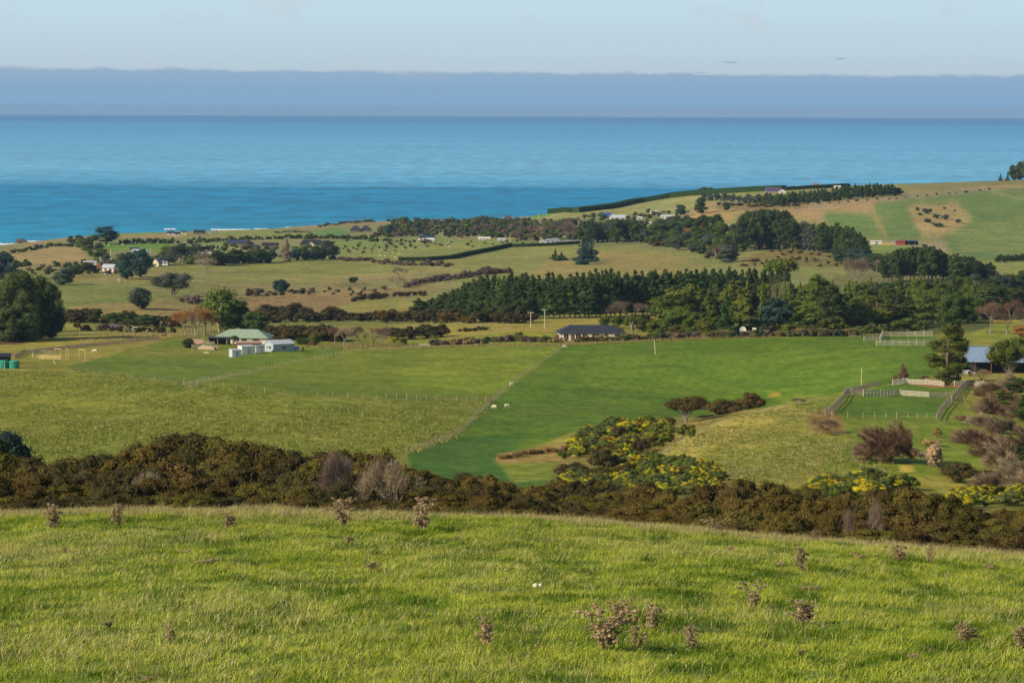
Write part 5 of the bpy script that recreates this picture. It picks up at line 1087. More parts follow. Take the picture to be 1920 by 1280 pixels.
def building(name,label,cat,p,rot,w,d,h,kind,rh,over,wall,roof,wins=(),doors=(),chim=(),group=None,fr=None,sidewins=(),open_front=False,posts=()):
    o=link(name,None,None,p,rot); tag(o,label,cat,group); W=MB(); b=-1.0
    if open_front:
        W.box(-w/2,w/2,d/2-.15,d/2,b,h+(rh if kind=='mono' else 0),wall); W.box(-w/2,-w/2+.15,-d/2,d/2-.15,b,h,wall); W.box(w/2-.15,w/2,-d/2,d/2-.15,b,h,wall)
    else:
        W.box(-w/2,w/2,-d/2,d/2,b,h,wall)
    if kind=='gable':
        for x in (-w/2+.003,w/2-.003): W.add([(x,-d/2,h),(x,d/2,h),(x,0,h+rh-.14),(x+(.15 if x<0 else -.15),-d/2,h),(x+(.15 if x<0 else -.15),d/2,h),(x+(.15 if x<0 else -.15),0,h+rh-.14)],[[0,1,2],[5,4,3]],wall)
    if kind=='gabley':
        for y in (-d/2+.003,d/2-.003): W.add([(-w/2,y,h),(w/2,y,h),(0,y,h+rh-.14)],[[0,1,2]],wall)
    if kind=='mono' and not open_front: W.add([(-w/2,-d/2,h),(-w/2,d/2,h),(-w/2,d/2,h+rh-.05),(w/2,-d/2,h),(w/2,d/2,h),(w/2,d/2,h+rh-.05)],[[0,2,1],[3,4,5]],wall); W.add([(-w/2,d/2,h),(w/2,d/2,h),(w/2,d/2,h+rh-.05),(-w/2,d/2,h+rh-.05)],[[0,1,2,3]],wall)
    link('wall',W.mesh('wall'),o); Rf=MB(); prism(Rf,w,d,h+.02,rh,kind,over,roof); ro=link('roof',Rf.mesh('roof'),o)
    for (x,z,ww,hh) in wins: window(o,x,-d/2,z,ww,hh,fr or WHITE,small=ww<1.2)
    for (y,z,ww,hh) in sidewins: window(o,-w/2,y,z,ww,hh,fr or WHITE,side=1)
    for (x,ww,hh,m) in doors:
        q=MB(); q.box(x-ww/2,x+ww/2,-d/2-.06,-d/2+.02,0,hh,m); link('door',q.mesh('door'),o)
    for (x,y,zz) in chim:
        q=MB(); q.box(x-.3,x+.3,y-.3,y+.3,h,h+rh+zz,flat('chimney_brick','9a7a68',.9,.15,3)); link('chimney',q.mesh('chimney'),ro)
    for (x,m) in posts:
        q=MB(); q.tube([(x,-d/2+.1,-.6),(x,-d/2+.1,h)],.13,6,m); link('post',q.mesh('post'),o)
    return o
DR=math.radians
# farmhouse with green roof
building('farmhouse','long low farmhouse with a pale green hipped iron roof, on the left paddocks','house',gp(457,642,965),DR(-6),17.5,10.5,2.4,'hip',2.3,.7,PINKW,GREENROOF,
  wins=[(-1.5,.9,1.8,1.1),(1.2,.9,1.6,1.1),(5.2,.8,1.9,1.2)],doors=[(3.2,1.0,2.05,WHITE)],chim=[(-2,1.2,.3)])
building('carport','dark open lean-to on the left end of the green-roofed farmhouse','shed',gp(411,643,950),DR(-6),6.5,5,2.1,'flat',.2,.3,BROWNW,BLACKR,open_front=True,posts=[(-3,WOOD),(0,WOOD),(3,WOOD)])
building('barn','blue-grey corrugated barn with a pale roof and its gable end lit','barn',gp(524,655,900),DR(33),7.4,5.6,2.5,'gable',1.1,.25,ribbed('blue_grey_iron','a9b4bd',.3),PALEROOF,sidewins=[(-.7,.9,1.2,.9),(1.1,.9,.7,.8)],wins=[(0,.9,1.4,.8)])
for px,py,dd,w,dp,h,rt,lb,mt in ((441,667,868,3.0,2.6,2.2,28,'front white corrugated container with a shaded right side','e2e4e2'),(462,662,885,4.4,3.4,2.5,28,'larger white corrugated container behind the front one','e4e2da'),(486,658,893,2.6,2.4,2.1,20,'small grey iron hut between the containers and the barn','b2b6b8')):
    building('container' if 'container' in lb else 'hut',lb,'container' if 'container' in lb else 'hut',gp(px,py,dd),DR(rt),w,dp,h,'mono',.22,.06,ribbed('sheet_'+mt,mt,.25,'X'),ribbed('top_'+mt,'cfd2d2' if mt[0]=='e' else '999a9a',.25),doors=[(0,1.0,1.8,ribbed('door_'+mt,'a8acae',.3))])
building('pen_shed','low rust-roofed lean-to between the white containers and the farmhouse','shed',gp(466,650,925),DR(10),8,3.5,1.7,'mono',.4,.2,RUST,flat('tan_iron','b7937a',.7,.12))
q=MB(); leaves(q,[(x,0,1.2,.9,.7,1.3) for x in np.arange(-1.6,1.7,.8)],1800,.12,FM['hedge'],np.random.RandomState(3)); q.box(-2,2,-.5,.5,-.3,2.2,FM['hedge']); tag(link('hedge',q.mesh('hedge'),None,gp(570,648,960)),'square-cut dark green hedge behind the right end of the barn','hedge')
q=MB(); q.tube([(0,0,-.1),(0,0,1.0)],.55,12,flat('blue_plastic','2a7fc4',.4,.08)); o=link('water_drum',q.mesh('drum'),None,gp(551,652,905)); tag(o,'bright blue plastic drum at the right end of the barn','drum'); q=MB(); q.tube([(0,0,1.0),(0,0,1.12)],[.58,.5],12,flat('blue_lid','2468a4',.4,.08)); link('lid',q.mesh('lid'),o)
q=MB(); q.box(-.6,.6,-.5,.5,-.1,.95,flat('dark_blue_plastic','24406e',.5,.1)); q.box(-.64,.64,-.54,.54,.95,1.05,flat('dark_blue_lid','2c4c80',.5,.1)); tag(link('crate',q.mesh('crate'),None,gp(557,652,915)),'dark blue crate beside the bright blue drum','crate')
# dark-roofed house
building('house','long bungalow with a charcoal hipped roof and white-framed windows, above the big green paddock','house',gp(1108,631,960),DR(3),21.5,9.5,2.6,'hip',2.1,.6,PINKW,DARKROOF,
  wins=[(-8.6,.5,1.5,1.6),(-4.6,.2,1.6,2.0),(-2.4,.7,1.6,1.4),(1.2,.9,2.2,1.2),(4.6,.9,1.2,1.2),(8.4,.4,1.8,1.7)],doors=[(-6.4,1.2,2.1,BROWNW),(6.2,1.0,2.1,WHITE)],chim=[(-6.6,1.0,.5)])
building('timber_hut','small weathered timber hut with a dark doorway under the conifers','hut',gp(1284,627,985),DR(-14),5.6,3.4,2.0,'mono',.5,.3,GREYWOOD,flat('hut_roof','86796a',.8,.1),wins=[(1.4,.8,1.8,.8)],doors=[(-1.2,1.6,1.8,DARK)])
# open barn on the right
building('open_barn','big open-fronted barn with a silver roof tinted shade-blue behind the macrocarpas','barn',gp(1872,709,770),DR(-3),22,10,3.3,'mono',3.3,.4,flat('barn_dark_iron','3c3f44',.7,.12),ribbed('shade_tinted_silver_iron','93a8c0',.45),open_front=True,posts=[(-6.6,RUST),(-2.3,RUST),(2.2,RUST),(6.6,RUST)])  # roof colour carries the blue shade of the tree beside it
for i,(px,sz) in enumerate(((1812,1.0),(1822,.8))):
    q=MB(); q.box(-1.2*sz,1.2*sz,-.7,.7,-.2,.9*sz,flat('wrapped_bale','b9bcc2',.6,.1)); tag(link('feed_bin',q.mesh('bin'),None,gp(px,712,762)),('larger' if i==0 else 'smaller')+' pale bin just inside the open barn','bin')
# tanks at the left edge
for px,lb in ((6,'green plastic water tank cut by the left edge'),(26,'green plastic water tank beside the one on the edge')):
    p=gp(px,707,735); o=link('water_tank',None,None,p); tag(o,lb,'water tank'); m=ribbed('green_tank','2f8f78',.35,'Z',.4); q=MB(); q.tube([(0,0,-.2),(0,0,1.75)],1.35,20,m,None,False); link('tank',q.mesh('tank',True),o)
    q=MB(); q.tube([(0,0,1.75),(0,0,2.0),(0,0,2.08)],[1.35,.9,.3],20,flat('green_tank_top','3a9c82',.4,.06)); link('lid',q.mesh('lid'),o)
q=MB(); q.tube([(0,0,-.2),(0,0,2.0)],.05,6,WHITE); tag(link('pipe',q.mesh('pipe'),None,gp(8,709,728)),'white standpipe in front of the green tanks','pipe')
building('shed','low dark shed roof cut by the left edge behind the green tanks','shed',gp(-4,694,765),DR(8),6.5,5,1.9,'mono',.5,.2,DARK,BLACKR)
# timber arena frames on the left
for i,(px,py,d_) in enumerate(((103,668,800),(116,675,775))):
    pass
fr=link('pergola',None,None,gp(122,672,800)); tag(fr,'pale timber frame of open portals over rails, beside the sheep','pergola')
for a,b in (((-3.2,1.6),(-.9,-1.6)),((-.2,2.6),(1.0,-1.2)),((3.4,3.0),(5.6,-.6))):
    q=MB(); zz=[float(height(fr.location.x+x,fr.location.y+y))-fr.location.z for x,y in (a,b)]; m_=NEWWOOD
    for (x,y),z in zip((a,b),zz): q.tube([(x,y,z-.3),(x,y,z+3.0)],.09,5,m_)
    q.tube([(a[0],a[1],zz[0]+3.0),(b[0],b[1],zz[1]+3.0)],.1,5,m_); link('portal',q.mesh('portal'),fr)
for k in range(3):
    q=MB(); A,B=(-7.5,.5),(-.9,-1.8); za,zb=[float(height(fr.location.x+x,fr.location.y+y))-fr.location.z for x,y in (A,B)]; q.box(0,1,-.03,.03,0,.18,NEWWOOD); V=q.v[0]; t=V[:,0:1]; q.v[0]=np.array([*A,za+.25+.42*k])*(1-t)+np.array([*B,zb+.25+.42*k])*t+np.c_[np.zeros(8),V[:,1],V[:,2]]; link('rail',q.mesh('rail'),fr)
for i,(x,y) in enumerate(((61,665),(62,669),(69,670),(80,668),(81,673),(90,674),(101,679),(103,682))):
    q=MB(); q.tube([(0,0,-.1),(.02,0,.55)],[.13,.1],6,WHITE); tag(link('tree_guard',q.mesh('guard'),None,gp(x,y,None,640)),'small white plastic tree guard in the row beside the timber frame','tree guard','white tree guards')
# generic far houses ------------------------------------------------
def far(px,py,wpx,hpx,kind,roof,wall,label,rot=0,dep=.7,rh=.45,nw=2,cat='house',name='house',win=True,dm=1300,**kw):
    p=gp(px,py,None,dm); w=wpx*p[1]/F; h=hpx*p[1]/F; d=w*dep if dep*w<10 else 10; r=h*rh
    return building(name,label,cat,p,DR(rot),w,d,h-r,kind,r,.35,wall,roof,wins=[((i+.5)/nw*w*.86-w*.43,(h-r)*.3,w/nw*.42,(h-r)*.42) for i in range(nw)] if win else (),**kw)
far(294,499,14,15,'gabley',GREYROOF,CREAM,'cottage with a steep cream gable facing left of the open-limbed tree',-18,1.0,.55,1)
far(308,497,16,12,'gable',GREYROOF,WHITE,'grey-roofed wing of white walls beside the cream gable',-10,.7,.5,2)
far(169,497,24,8,'mono',PALEROOF,PINKW,'flat-roofed cottage with a pale roof left of the rust-brown tree',5,.6,.2,2)
far(150,504,14,6,'gable',PALEROOF,CREAM,'low pale cottage left of the flat-roofed one',0,.6,.4,2)
far(183,504,18,7,'gable',RUST,CREAM,'small cottage with a reddish roof in front of the flat-roofed one',-15,.6,.45,2)
far(205,509,22,14,'gable',PALEROOF,PINKW,'pale cottage partly behind the rust-brown tree',-12,.7,.4,2)
far(205,494,20,7,'gable',BLACKR,BROWNW,'low dark-roofed shed behind the cottages',0,.6,.5,1)
far(262,476,34,9,'hip',PALEROOF,WHITE,'pale-roofed house above the blue-grey conifer pair',0,.4,.5,3)
far(252,470,16,6,'mono',NAVY,BROWNW,'dark box roof above the pale-roofed house',0,.6,.2,1)
far(320,440,12,7,'gable',NAVY,WHITE,'blue-roofed seaside shed, left of the shoreline group',0,.7,.5,1,'shed','shed')
far(332,441,10,6,'gable',BLACKR,WHITE,'small dark-roofed shed in the middle of the shoreline group',0,.7,.5,1,'shed','shed')
far(345,440,9,7,'mono',BLACKR,CREAM,'small cream-fronted shed in the shoreline group',0,.7,.2,1,'shed','shed')
far(374,439,20,8,'gable',BLACKR,BROWNW,'long dark shoreline shed, right of the group',0,.5,.5,2,'shed','shed')
far(392,439,4,3,'flat',WHITE,WHITE,'tiny white trailer beside the long dark shoreline shed',0,.5,.1,1,'trailer','trailer',False)
far(448,459,44,9,'gable',NAVY,BROWNW,'long blue-black roofed barn on the coastal flat',0,.3,.5,4,'barn','barn')
far(507,463,30,8,'gable',BLACKR,BROWNW,'dark-roofed farm building right of the long blue-black barn',0,.4,.5,3,'barn','barn')
far(478,464,16,5,'gable',NAVY,BROWNW,'low dark shed between the two dark barns',0,.5,.5,1,'shed','shed')
far(385,479,22,6,'gable',PALEROOF,CREAM,'pale-roofed shed above the left end of the dark shelter trees',0,.5,.5,2,'shed','shed')
far(478,478,14,5,'gable',PALEROOF,WHITE,'small white house above the dark shelter trees',0,.6,.5,1)
far(531,483,7,3,'flat',WHITE,WHITE,'white van parked by the tall narrow poplar',0,.4,.1,1,'van','van',False)
far(585,462,44,13,'hip',BLACKR,BROWNW,'large black-roofed house on the coastal flat',0,.35,.6,3)
far(583,464,12,11,'gabley',CREAM,CREAM,'yellow gabled porch in front of the large black roof',0,.5,.5,1,'porch','porch')
far(604,460,10,5,'gable',GREYROOF,WHITE,'white wing right of the yellow gabled porch',0,.5,.4,1)
far(667,434,19,11,'hip',DARKROOF,BROWNW,'dark pyramid-roofed house, left of the twin roofs',0,.9,.65,1)
far(686,434,20,11,'hip',DARKROOF,BROWNW,'dark pyramid-roofed house, right of the twin roofs',0,.9,.65,1)
far(746,419,32,9,'hip',DARKROOF,WHITE,'dark-roofed seaside house with a white left end',0,.4,.6,3)
far(768,421,9,4,'gable',WHITE,WHITE,'little white shed right of the seaside house',0,.6,.4,1,'shed','shed')
far(800,450,32,9,'hip',NAVY,WHITE,'blue-roofed white bungalow above the sheep paddock',0,.5,.45,4)
far(806,452,14,6,'gable',WHITE,WHITE,'white-roofed garage against the front of the blue-roofed bungalow',0,.6,.4,1,'garage','garage')
far(840,410,1+5,4,'gable',GREYROOF,WHITE,'tiny grey hut on the dune edge',0,.7,.5,1,'hut','hut')
far(906,417,22,6,'hip',GREYROOF,BROWNW,'low grey-roofed house on the dune edge',0,.4,.5,2)
far(908,449,22,5,'gable',WHITE,WHITE,'long low white glasshouse by the hedge',0,.3,.4,3,'glasshouse','glasshouse')
far(940,451,14,5,'gable',PALEROOF,WHITE,'small white shed right of the long low glasshouse',0,.5,.4,1,'shed','shed')
far(960,417,46,10,'hip',GREYROOF,WHITE,'large grey-roofed white house on the shore, left of the headland',0,.35,.5,4)
far(984,418,14,7,'gable',GREYROOF,PINKW,'pinkish annex right of the large shore house',0,.6,.4,1)
far(973,446,12,9,'gable',flat('orange_iron','b56a48',.7,.1),CREAM,'small hut with an orange roof in the settlement trees',0,.8,.55,1,'hut','hut')
far(1036,455,30,8,'hip',GREYROOF,WHITE,'grey-roofed white bungalow behind the clipped hedge',0,.4,.55,3)
far(1018,455,12,6,'gabley',WHITE,WHITE,'white gable at the left end of the hedged bungalow',0,.8,.5,1)
far(1066,455,18,5,'gable',GREYROOF,CREAM,'low cream shed right of the hedged bungalow',0,.5,.5,1,'shed','shed')
far(1081,455,10,5,'gabley',PALEROOF,CREAM,'cream gabled shed at the right end of the hedge',0,.7,.5,1,'shed','shed')
far(1054,443,7,5,'gable',RUST,WHITE,'tiny red and white hut among the settlement trees',0,.8,.5,1,'hut','hut')
far(1140,408,24,9,'gable',BLUEROOF,BROWNW,'blue-roofed house on the slope below the headland hedge',0,.5,.6,2)
far(1150,411,14,11,'gabley',WHITE,WHITE,'steep white gable in front of the blue-roofed house',0,.8,.55,1)
far(1163,411,24,8,'gable',PALEROOF,WHITE,'silver-roofed wing right of the steep white gable',0,.4,.6,2)
far(1198,412,12,6,'gable',PALEROOF,CREAM,'cream shed half way along the hillside houses',0,.6,.4,1,'shed','shed')
far(1226,402,14,7,'mono',WHITE,WHITE,'white flat-roofed house, top left of the hillside houses',0,.6,.2,2)
far(1250,409,22,6,'gable',PALEROOF,WHITE,'long white house in the hillside group',-8,.4,.4,3)
far(1262,409,9,7,'gabley',WHITE,WHITE,'bright white gable at the right of the hillside group',0,.8,.5,1)
far(1236,405,8,5,'flat',PINKW,PINKW,'small pink box house in the hillside group',0,.8,.1,1)
far(1217,421,9,5,'gable',PALEROOF,CREAM,'small pale shed below the hillside houses',0,.7,.4,1,'shed','shed')
far(1196,371,18,4,'gable',GREYROOF,BROWNW,'low grey building at the cliff edge behind the headland hedge',0,.5,.4,2,'shed','shed',dm=2200)
far(1418,356,28,4,'gable',WHITE,WHITE,'row of white posts and low white shed on the headland',0,.2,.3,5,'shed','shed',dm=2100)
far(1448,361,26,10,'gable',flat('purple_slate','5a4a6a',.6,.1),flat('mauve_wall','a88aa0',.7,.1),'purple-roofed house on the headland above the pine row',0,.5,.6,3,dm=2000)
far(1466,362,13,8,'gabley',GREYROOF,WHITE,'white gable right of the purple-roofed house',0,.8,.6,1,dm=2000)
far(1530,350,10,6,'mono',flat('terracotta','b06a50',.8,.1),flat('terracotta_wall','b87058',.8,.1),'small terracotta cube house on the headland',0,.8,.2,1,dm=2000)
far(1500,352,16,4,'gable',PALEROOF,CREAM,'pale low shed between the white gable and the terracotta cube',0,.4,.5,2,'shed','shed',dm=2000)
far(1570,352,12,4,'gable',WHITE,WHITE,'small white shed at the end of the headland hamlet',0,.5,.4,1,'shed','shed',dm=2000)
far(1643,458,20,7,'mono',WHITE,WHITE,'long white farm shed on the green hill, left of the hay',0,.3,.15,1,'shed','shed',False,doors=[(0,1.6,1.8,GREYROOF)])
far(1688,459,17,8,'mono',flat('dull_red_iron','9a3c36',.6,.1),flat('red_iron','a8453c',.6,.1),'red farm shed on the green hill',0,.4,.15,1,'shed','shed',False,doors=[(0,1.4,1.8,RUST)])
far(1709,459,24,8,'mono',NAVY,DARK,'dark open farm shed right of the red one',0,.3,.15,1,'shed','shed',False,open_front=True,posts=[(-2,GREYWOOD),(2,GREYWOOD)])
far(1676,458,7,6,'gable',GREYROOF,PINKW,'tiny pink hut between the hay and the red shed',0,.8,.4,1,'hut','hut',False)
o=far(1662,459,18,5,'flat',CREAM,flat('hay','c9a860',.9,.15),'stack of yellow hay bales between the white and red sheds',0,.3,.05,1,'hay stack','hay_stack',False)
far(1833,584,9,11,'gable',WHITE,WHITE,'white gable wall glimpsed between trees near the right edge',0,.8,.4,1,dm=1000)
far(205,614,48,6,'hip',flat('plum_roof','6a5260',.7,.1),BROWNW,'low plum-coloured roof in the scrub on the left',0,.4,.75,2,dm=1000)
far(254,618,14,5,'hip',flat('poly','c3cfca',.4,.05),flat('polyw','b7c4bf',.4,.05),'pale plastic tunnel house, left one of two',0,.6,.8,1,'tunnel house','tunnel_house',False,dm=1000)
far(274,620,14,4,'hip',flat('poly','c3cfca',.4,.05),flat('polyw','b7c4bf',.4,.05),'pale plastic tunnel house, right one of two',0,.6,.8,1,'tunnel house','tunnel_house',False,dm=1000)
# ================================================================ poles
def pole(px,py,hpx,label,arms=0,d=None,lean=0,mat=None,r=.15,dm=600):
    p=gp(px,py,d,dm); h=hpx*p[1]/F; o=link('power_pole' if arms else 'pole',None,None,p); o.rotation_euler[1]=lean; tag(o,label,'pole'); q=MB(); q.tube([(0,0,-.5),(0,0,h)],[r,r*.75],7,mat or GREYWOOD); link('post',q.mesh('post'),o)
    for k in range(arms):
        q=MB(); z=h-.25-k*.9; q.box(-1.1,1.1,-.07,.07,z,z+.14,mat or GREYWOOD); a=link('crossarm',q.mesh('crossarm'),o)
        q=MB()
        for x in (-.95,-.35,.35,.95): q.tube([(x,0,z+.14),(x,0,z+.36)],.05,5,flat('insulator','c8c0b4',.4,.1))
        link('insulators',q.mesh('insulators'),a)
PW=flat('pale_pole','c9bea6',.8,.1,4)
pole(1229,664,27,'leaning pale pole standing in the big green paddock',0,None,DR(-5),PW,.13)
pole(1615,728,40,'slim pale pole behind the post-and-rail corner on the knoll',0,None,0,PW,.1)
pole(995,615,30,'power pole with a crossarm, left one of the pair by the dark-roofed house',1,None,0,PW)
pole(1021,616,36,'power pole with a crossarm, right one of the pair by the dark-roofed house',1,None,0,PW)
pole(586,630,27,'brown wooden pole behind the barn, leaning slightly',0,None,DR(-2),flat('brown_pole','a8804c',.8,.1,4),.16)
pole(512,627,22,'thin grey pole behind the farmhouse',0,None,0,None,.08)
for px,py,h,lb in ((188,499,19,'short white pole by the flat-roofed cottage'),(208,488,21,'pole left of the rust-brown tree'),(282,483,18,'thick pale pole beside the cream gable'),(712,457,13,'pale pole beside the little paddock'),(775,424,10,'pole with crossarm beside the seaside house'),(830,444,13,'pole in the coastal gardens'),(1085,428,16,'white pole left of the dark wood'),(956,456,20,'pole in front of the settlement trees'),(1010,417,18,'pole on the shore flat right of the big shore house'),(988,430,10,'short pole near the yellowish tree'),(582,466,9,'white pole before the yellow porch')):
    pole(px,py,h,lb,1 if 'crossarm' in lb else 0,None,0,PW,.22,1300)
# overhead wire pieces are too thin to see and are left out
# dish
p=gp(1392,632,950); o=link('satellite_dish',None,None,p); tag(o,'big white satellite dish on a post under the conifers','satellite dish'); q=MB(); q.tube([(0,0,-.2),(0,0,1.6)],.08,6,RUST); link('post',q.mesh('post'),o)
q=MB(); n=16; rr=[0,.5,.9,1.1]; V=[(r_*math.cos(a)*1.,-.18+(-.25)*(r_/1.1)**2-.1, 2.1+r_*math.sin(a)) for r_ in rr[1:] for a in np.arange(n)*2*np.pi/n]; q.add(V,[[i*n+j,i*n+(j+1)%n,(i+1)*n+(j+1)%n,(i+1)*n+j] for i in range(2) for j in range(n)],WHITE); q.add(V[:n],[list(range(n))],WHITE); link('dish',q.mesh('dish'),o)
building('kennel','small white box on a stand right of the satellite dish','box',gp(1414,631,950),0,1.1,1,2.3,'gable',.3,.1,WHITE,WHITE,doors=[(0,.5,.9,DARK)])
building('kennel','small round-topped tan hutch between the dish and the white box','hutch',gp(1402,631,945),0,2.0,1.4,.9,'gable',.6,.1,flat('tan_board','c0a888',.8,.1),flat('tan_roof','c8b092',.8,.1),doors=[(0,.6,.8,DARK)])
# ================================================================ fences
def chain(pts,step,dmin=395,dlist=None):
    P0=np.array([at(x,d) for (x,y),d in zip(pts,dlist)]) if dlist else np.array([hit(x,y,dmin) for x,y in pts]); s=np.r_[0,np.cumsum(np.hypot(*np.diff(P0[:,:2],axis=0).T))]; n=max(2,int(round(s[-1]/step))+1)
    if n>100: n=100
    t=np.linspace(0,s[-1],n); x=np.interp(t,s,P0[:,0]); y=np.interp(t,s,P0[:,1]); return np.stack([x,y,height(x,y)],1)
_pm={}
def postmesh(h,r,mat):
    k=(h,r,mat.name)
    if k not in _pm: q=MB(); q.tube([(0,0,-.35),(0,0,h)],r,5,mat); _pm[k]=q.mesh('post')
    return _pm[k]
def fence(pts,label,step=3.,h=1.2,r=.07,rails=0,mat=None,wires=2,dmin=395,railh=.13,strong=5,railmat=None,name=None):
    mat=mat or GREYWOOD; Q=chain(pts,step,dmin); o=link(name or ('rail_fence' if rails else 'wire_fence'),None,None,Q[0]); tag(o,label,'fence')
    for i,p in enumerate(Q): link('post',postmesh(h*(1.15 if i%strong==0 else 1),r*(1.5 if i%strong==0 else 1),mat),o,tuple(p-Q[0]))
    L_=Q-Q[0]
    for k in range(rails):
        z=h*(k+.7)/(rails+.2)-.06; q=MB()
        for a,b in zip(L_[:-1],L_[1:]):
            u=(b-a)[:2]; u=np.array([-u[1],u[0]])/(np.linalg.norm(u)+1e-9)*.025; off=np.array([u[0],u[1],0])*3.6*(-1 if u[1]>0 else 1)
            v=[c+off+np.array([s_*u[0],s_*u[1],z+dz]) for c in (a,b) for s_ in (-1,1) for dz in (0,railh)]
            q.add(v,[[0,1,3,2],[4,6,7,5],[0,4,5,1],[2,3,7,6],[0,2,6,4],[1,5,7,3]],railmat or mat)
        link('rail',q.mesh('rail'),o)
    if wires and not rails:
        q=MB()
        for k in range(wires): q.tube(L_+[0,0,h*(.3+.65*k/max(1,wires-1))],.006,3,flat('fence_wire','8f8f8c',.4,.1,1,.7),None,False)
        link('wire',q.mesh('wire'),o)
    return o
def gate(pa,pb,label,dmin=395,mat=None,h=1.15):
    A,B=hit(*pa,dmin),hit(*pb,dmin); o=link('gate',None,None,A); tag(o,label,'gate'); v=B-A; q=MB()
    for z in np.linspace(.15,h,5): q.tube([(0,0,z),(v[0],v[1],v[2]+z)],.035,5,mat or GREYWOOD)
    for t in (0,.5,1): q.tube([(v[0]*t,v[1]*t,v[2]*t+.1),(v[0]*t,v[1]*t,v[2]*t+h)],.035,5,mat or GREYWOOD)
    link('bars',q.mesh('bars'),o)
    for t in (0,1): link('post',postmesh(1.5,.11,WOOD),o,(v[0]*t,v[1]*t,v[2]*t))
WR=flat('whitewashed_rail','b9b09c',.8,.1,5)
fence([(1655,631),(1700,631),(1748,631)],'upper white rail fence of the far yards, left of the big macrocarpa',2.6,1.9,.08,4,WR,dmin=700,railh=.12)
fence([(1643,648),(1700,648),(1748,648)],'lower white rail fence of the far yards, left of the big macrocarpa',2.6,1.8,.08,4,WR,dmin=700,railh=.12)
fence([(1620,640),(1650,638)],'short white rail panel at the left corner of the far yards',1.6,1.5,.08,5,WR,dmin=700)
fence([(1650,642),(1655,631)],'short white rail side joining the two far yard fences',2,1.7,.1,5,WR,dmin=700)
fence([(1595,633),(1620,634),(1650,632)],'thin rail fence running left from the far yards',3,1.1,.06,1,WOOD,dmin=700)
fence([(1619,743),(1680,741),(1740,745),(1790,748)],'long pale board fence across the knoll paddock',2.2,1.25,.08,4,WR,dmin=560,railh=.17)
fence([(1674,722),(1695,718),(1725,721),(1770,725)],'pale board fence behind the knoll paddock, left of the big macrocarpa',2.2,1.3,.09,4,WR,dmin=600,railh=.17)
fence([(1790,724),(1820,722),(1850,726)],'pale board fence behind the knoll paddock, right of the big macrocarpa',2.2,1.3,.09,4,WR,dmin=600,railh=.17)
fence([(1548,780),(1562,770),(1580,752),(1595,739)],'dark-shadowed post row climbing the left side of the knoll paddock',1.7,1.25,.12,2,GREYWOOD,dmin=540)
fence([(1595,738),(1625,728),(1648,722)],'weathered rail fence from the knoll corner back to the slim pole',2.0,1.25,.1,4,GREYWOOD,dmin=560)
fence([(1785,752),(1797,738),(1811,724)],'post row with rails at the right side of the knoll paddock, upper part',1.7,1.3,.12,3,GREYWOOD,dmin=560)
fence([(1757,788),(1766,772),(1779,756)],'post row at the right side of the knoll paddock, lower part',1.7,1.2,.1,2,GREYWOOD,dmin=540)
fence([(1560,783),(1620,785),(1700,785),(1756,785)],'wire fence with separate posts along the bottom of the knoll paddock',3.0,1.2,.07,0,WOOD,dmin=520)
gate((1596,740),(1619,742),'metal gate at the left corner of the knoll paddock',540); gate((1784,757),(1808,758),'timber rail gate at the right corner of the knoll paddock',540,WOOD)
fence([(1808,758),(1826,761)],'short wire fence right of the timber rail gate',2.2,1.2,.06,0,WOOD,dmin=540)
fence([(763,850),(800,838),(840,823),(862,812),(880,797),(902,772),(920,754)],'wire fence climbing the hollow between tussock hill and green paddock',4.6,1.2,.055,0,GREYWOOD,dmin=395)
fence([(921,752),(950,727),(990,697),(1030,670),(1062,648)],'wire fence between the two big paddocks, running up to the dark-roofed house',4.4,1.2,.055,0,GREYWOOD,dmin=500)
fence([(372,723),(480,736),(560,743),(700,749),(820,751),(912,752)],'wire fence of separate posts along the top of the tussock hill, right part',4.1,1.25,.08,0,WOOD,dmin=500)
fence([(136,693),(200,700),(280,711),(345,720)],'wire fence along the top of the tussock hill, left part',3.8,1.1,.06,0,GREYWOOD,dmin=500)
fence([(370,720),(440,705),(500,692),(562,679),(645,662)],'fence crossing the left paddock to the bare trees',5.2,1.1,.07,0,WOOD,dmin=550)
gate((345,723),(369,724),'metal gate where the paddock fences meet on the hill',500); gate((912,754),(925,752),'metal gate at the top of the hollow fence',500)
fence([(648,655),(770,654),(860,652),(960,650),(1060,647)],'wire fence along the top of the left big paddock',5,1.2,.07,0,WOOD,dmin=700)
fence([(1064,647),(1200,639),(1330,635),(1480,632),(1620,632)],'wire fence along the top of the right big paddock',5.5,1.2,.07,0,WOOD,dmin=700)
fence([(770,652),(785,650),(807,651)],'low timber rails at the paddock top by the lime shrub',2.2,1.2,.07,3,WOOD,dmin=700)
fence([(52,664),(110,657),(180,648),(250,640),(298,635)],'long double rail fence along the lane on the left',2.8,1.2,.07,3,GREYWOOD,dmin=640)
fence([(28,672),(45,661),(80,662),(100,664)],'old rail fence curving round the lane end',2.6,1.1,.07,3,GREYWOOD,dmin=600)
fence([(184,631),(240,632),(300,631),(360,631),(402,630)],'row of tall fence posts behind the lane paddock on the left',3.1,1.9,.09,0,WOOD,dmin=800)
fence([(150,631),(178,631)],'tall pale gate frame at the left end of the post row',4.6,2.6,.1,1,WOOD,dmin=800)
fence([(83,634),(100,633)],'grey gate beside the tall gum clump',2.8,1.3,.08,4,GREYWOOD,dmin=800)
fence([(720,612),(800,611),(880,612),(960,614)],'wire fence with pale posts along the foot of the dark scrub band',4.2,1.5,.08,0,WOOD,dmin=900)
fence([(880,634),(920,628),(960,620),(1000,618)],'wire fence with thin posts rising to the power poles',5,1.6,.08,0,WOOD,dmin=850)
fence([(1850,626),(1890,626),(1930,626)],'dark rail fence under the right-edge bare trees',2.4,1.2,.08,3,BROWNW,dmin=800)
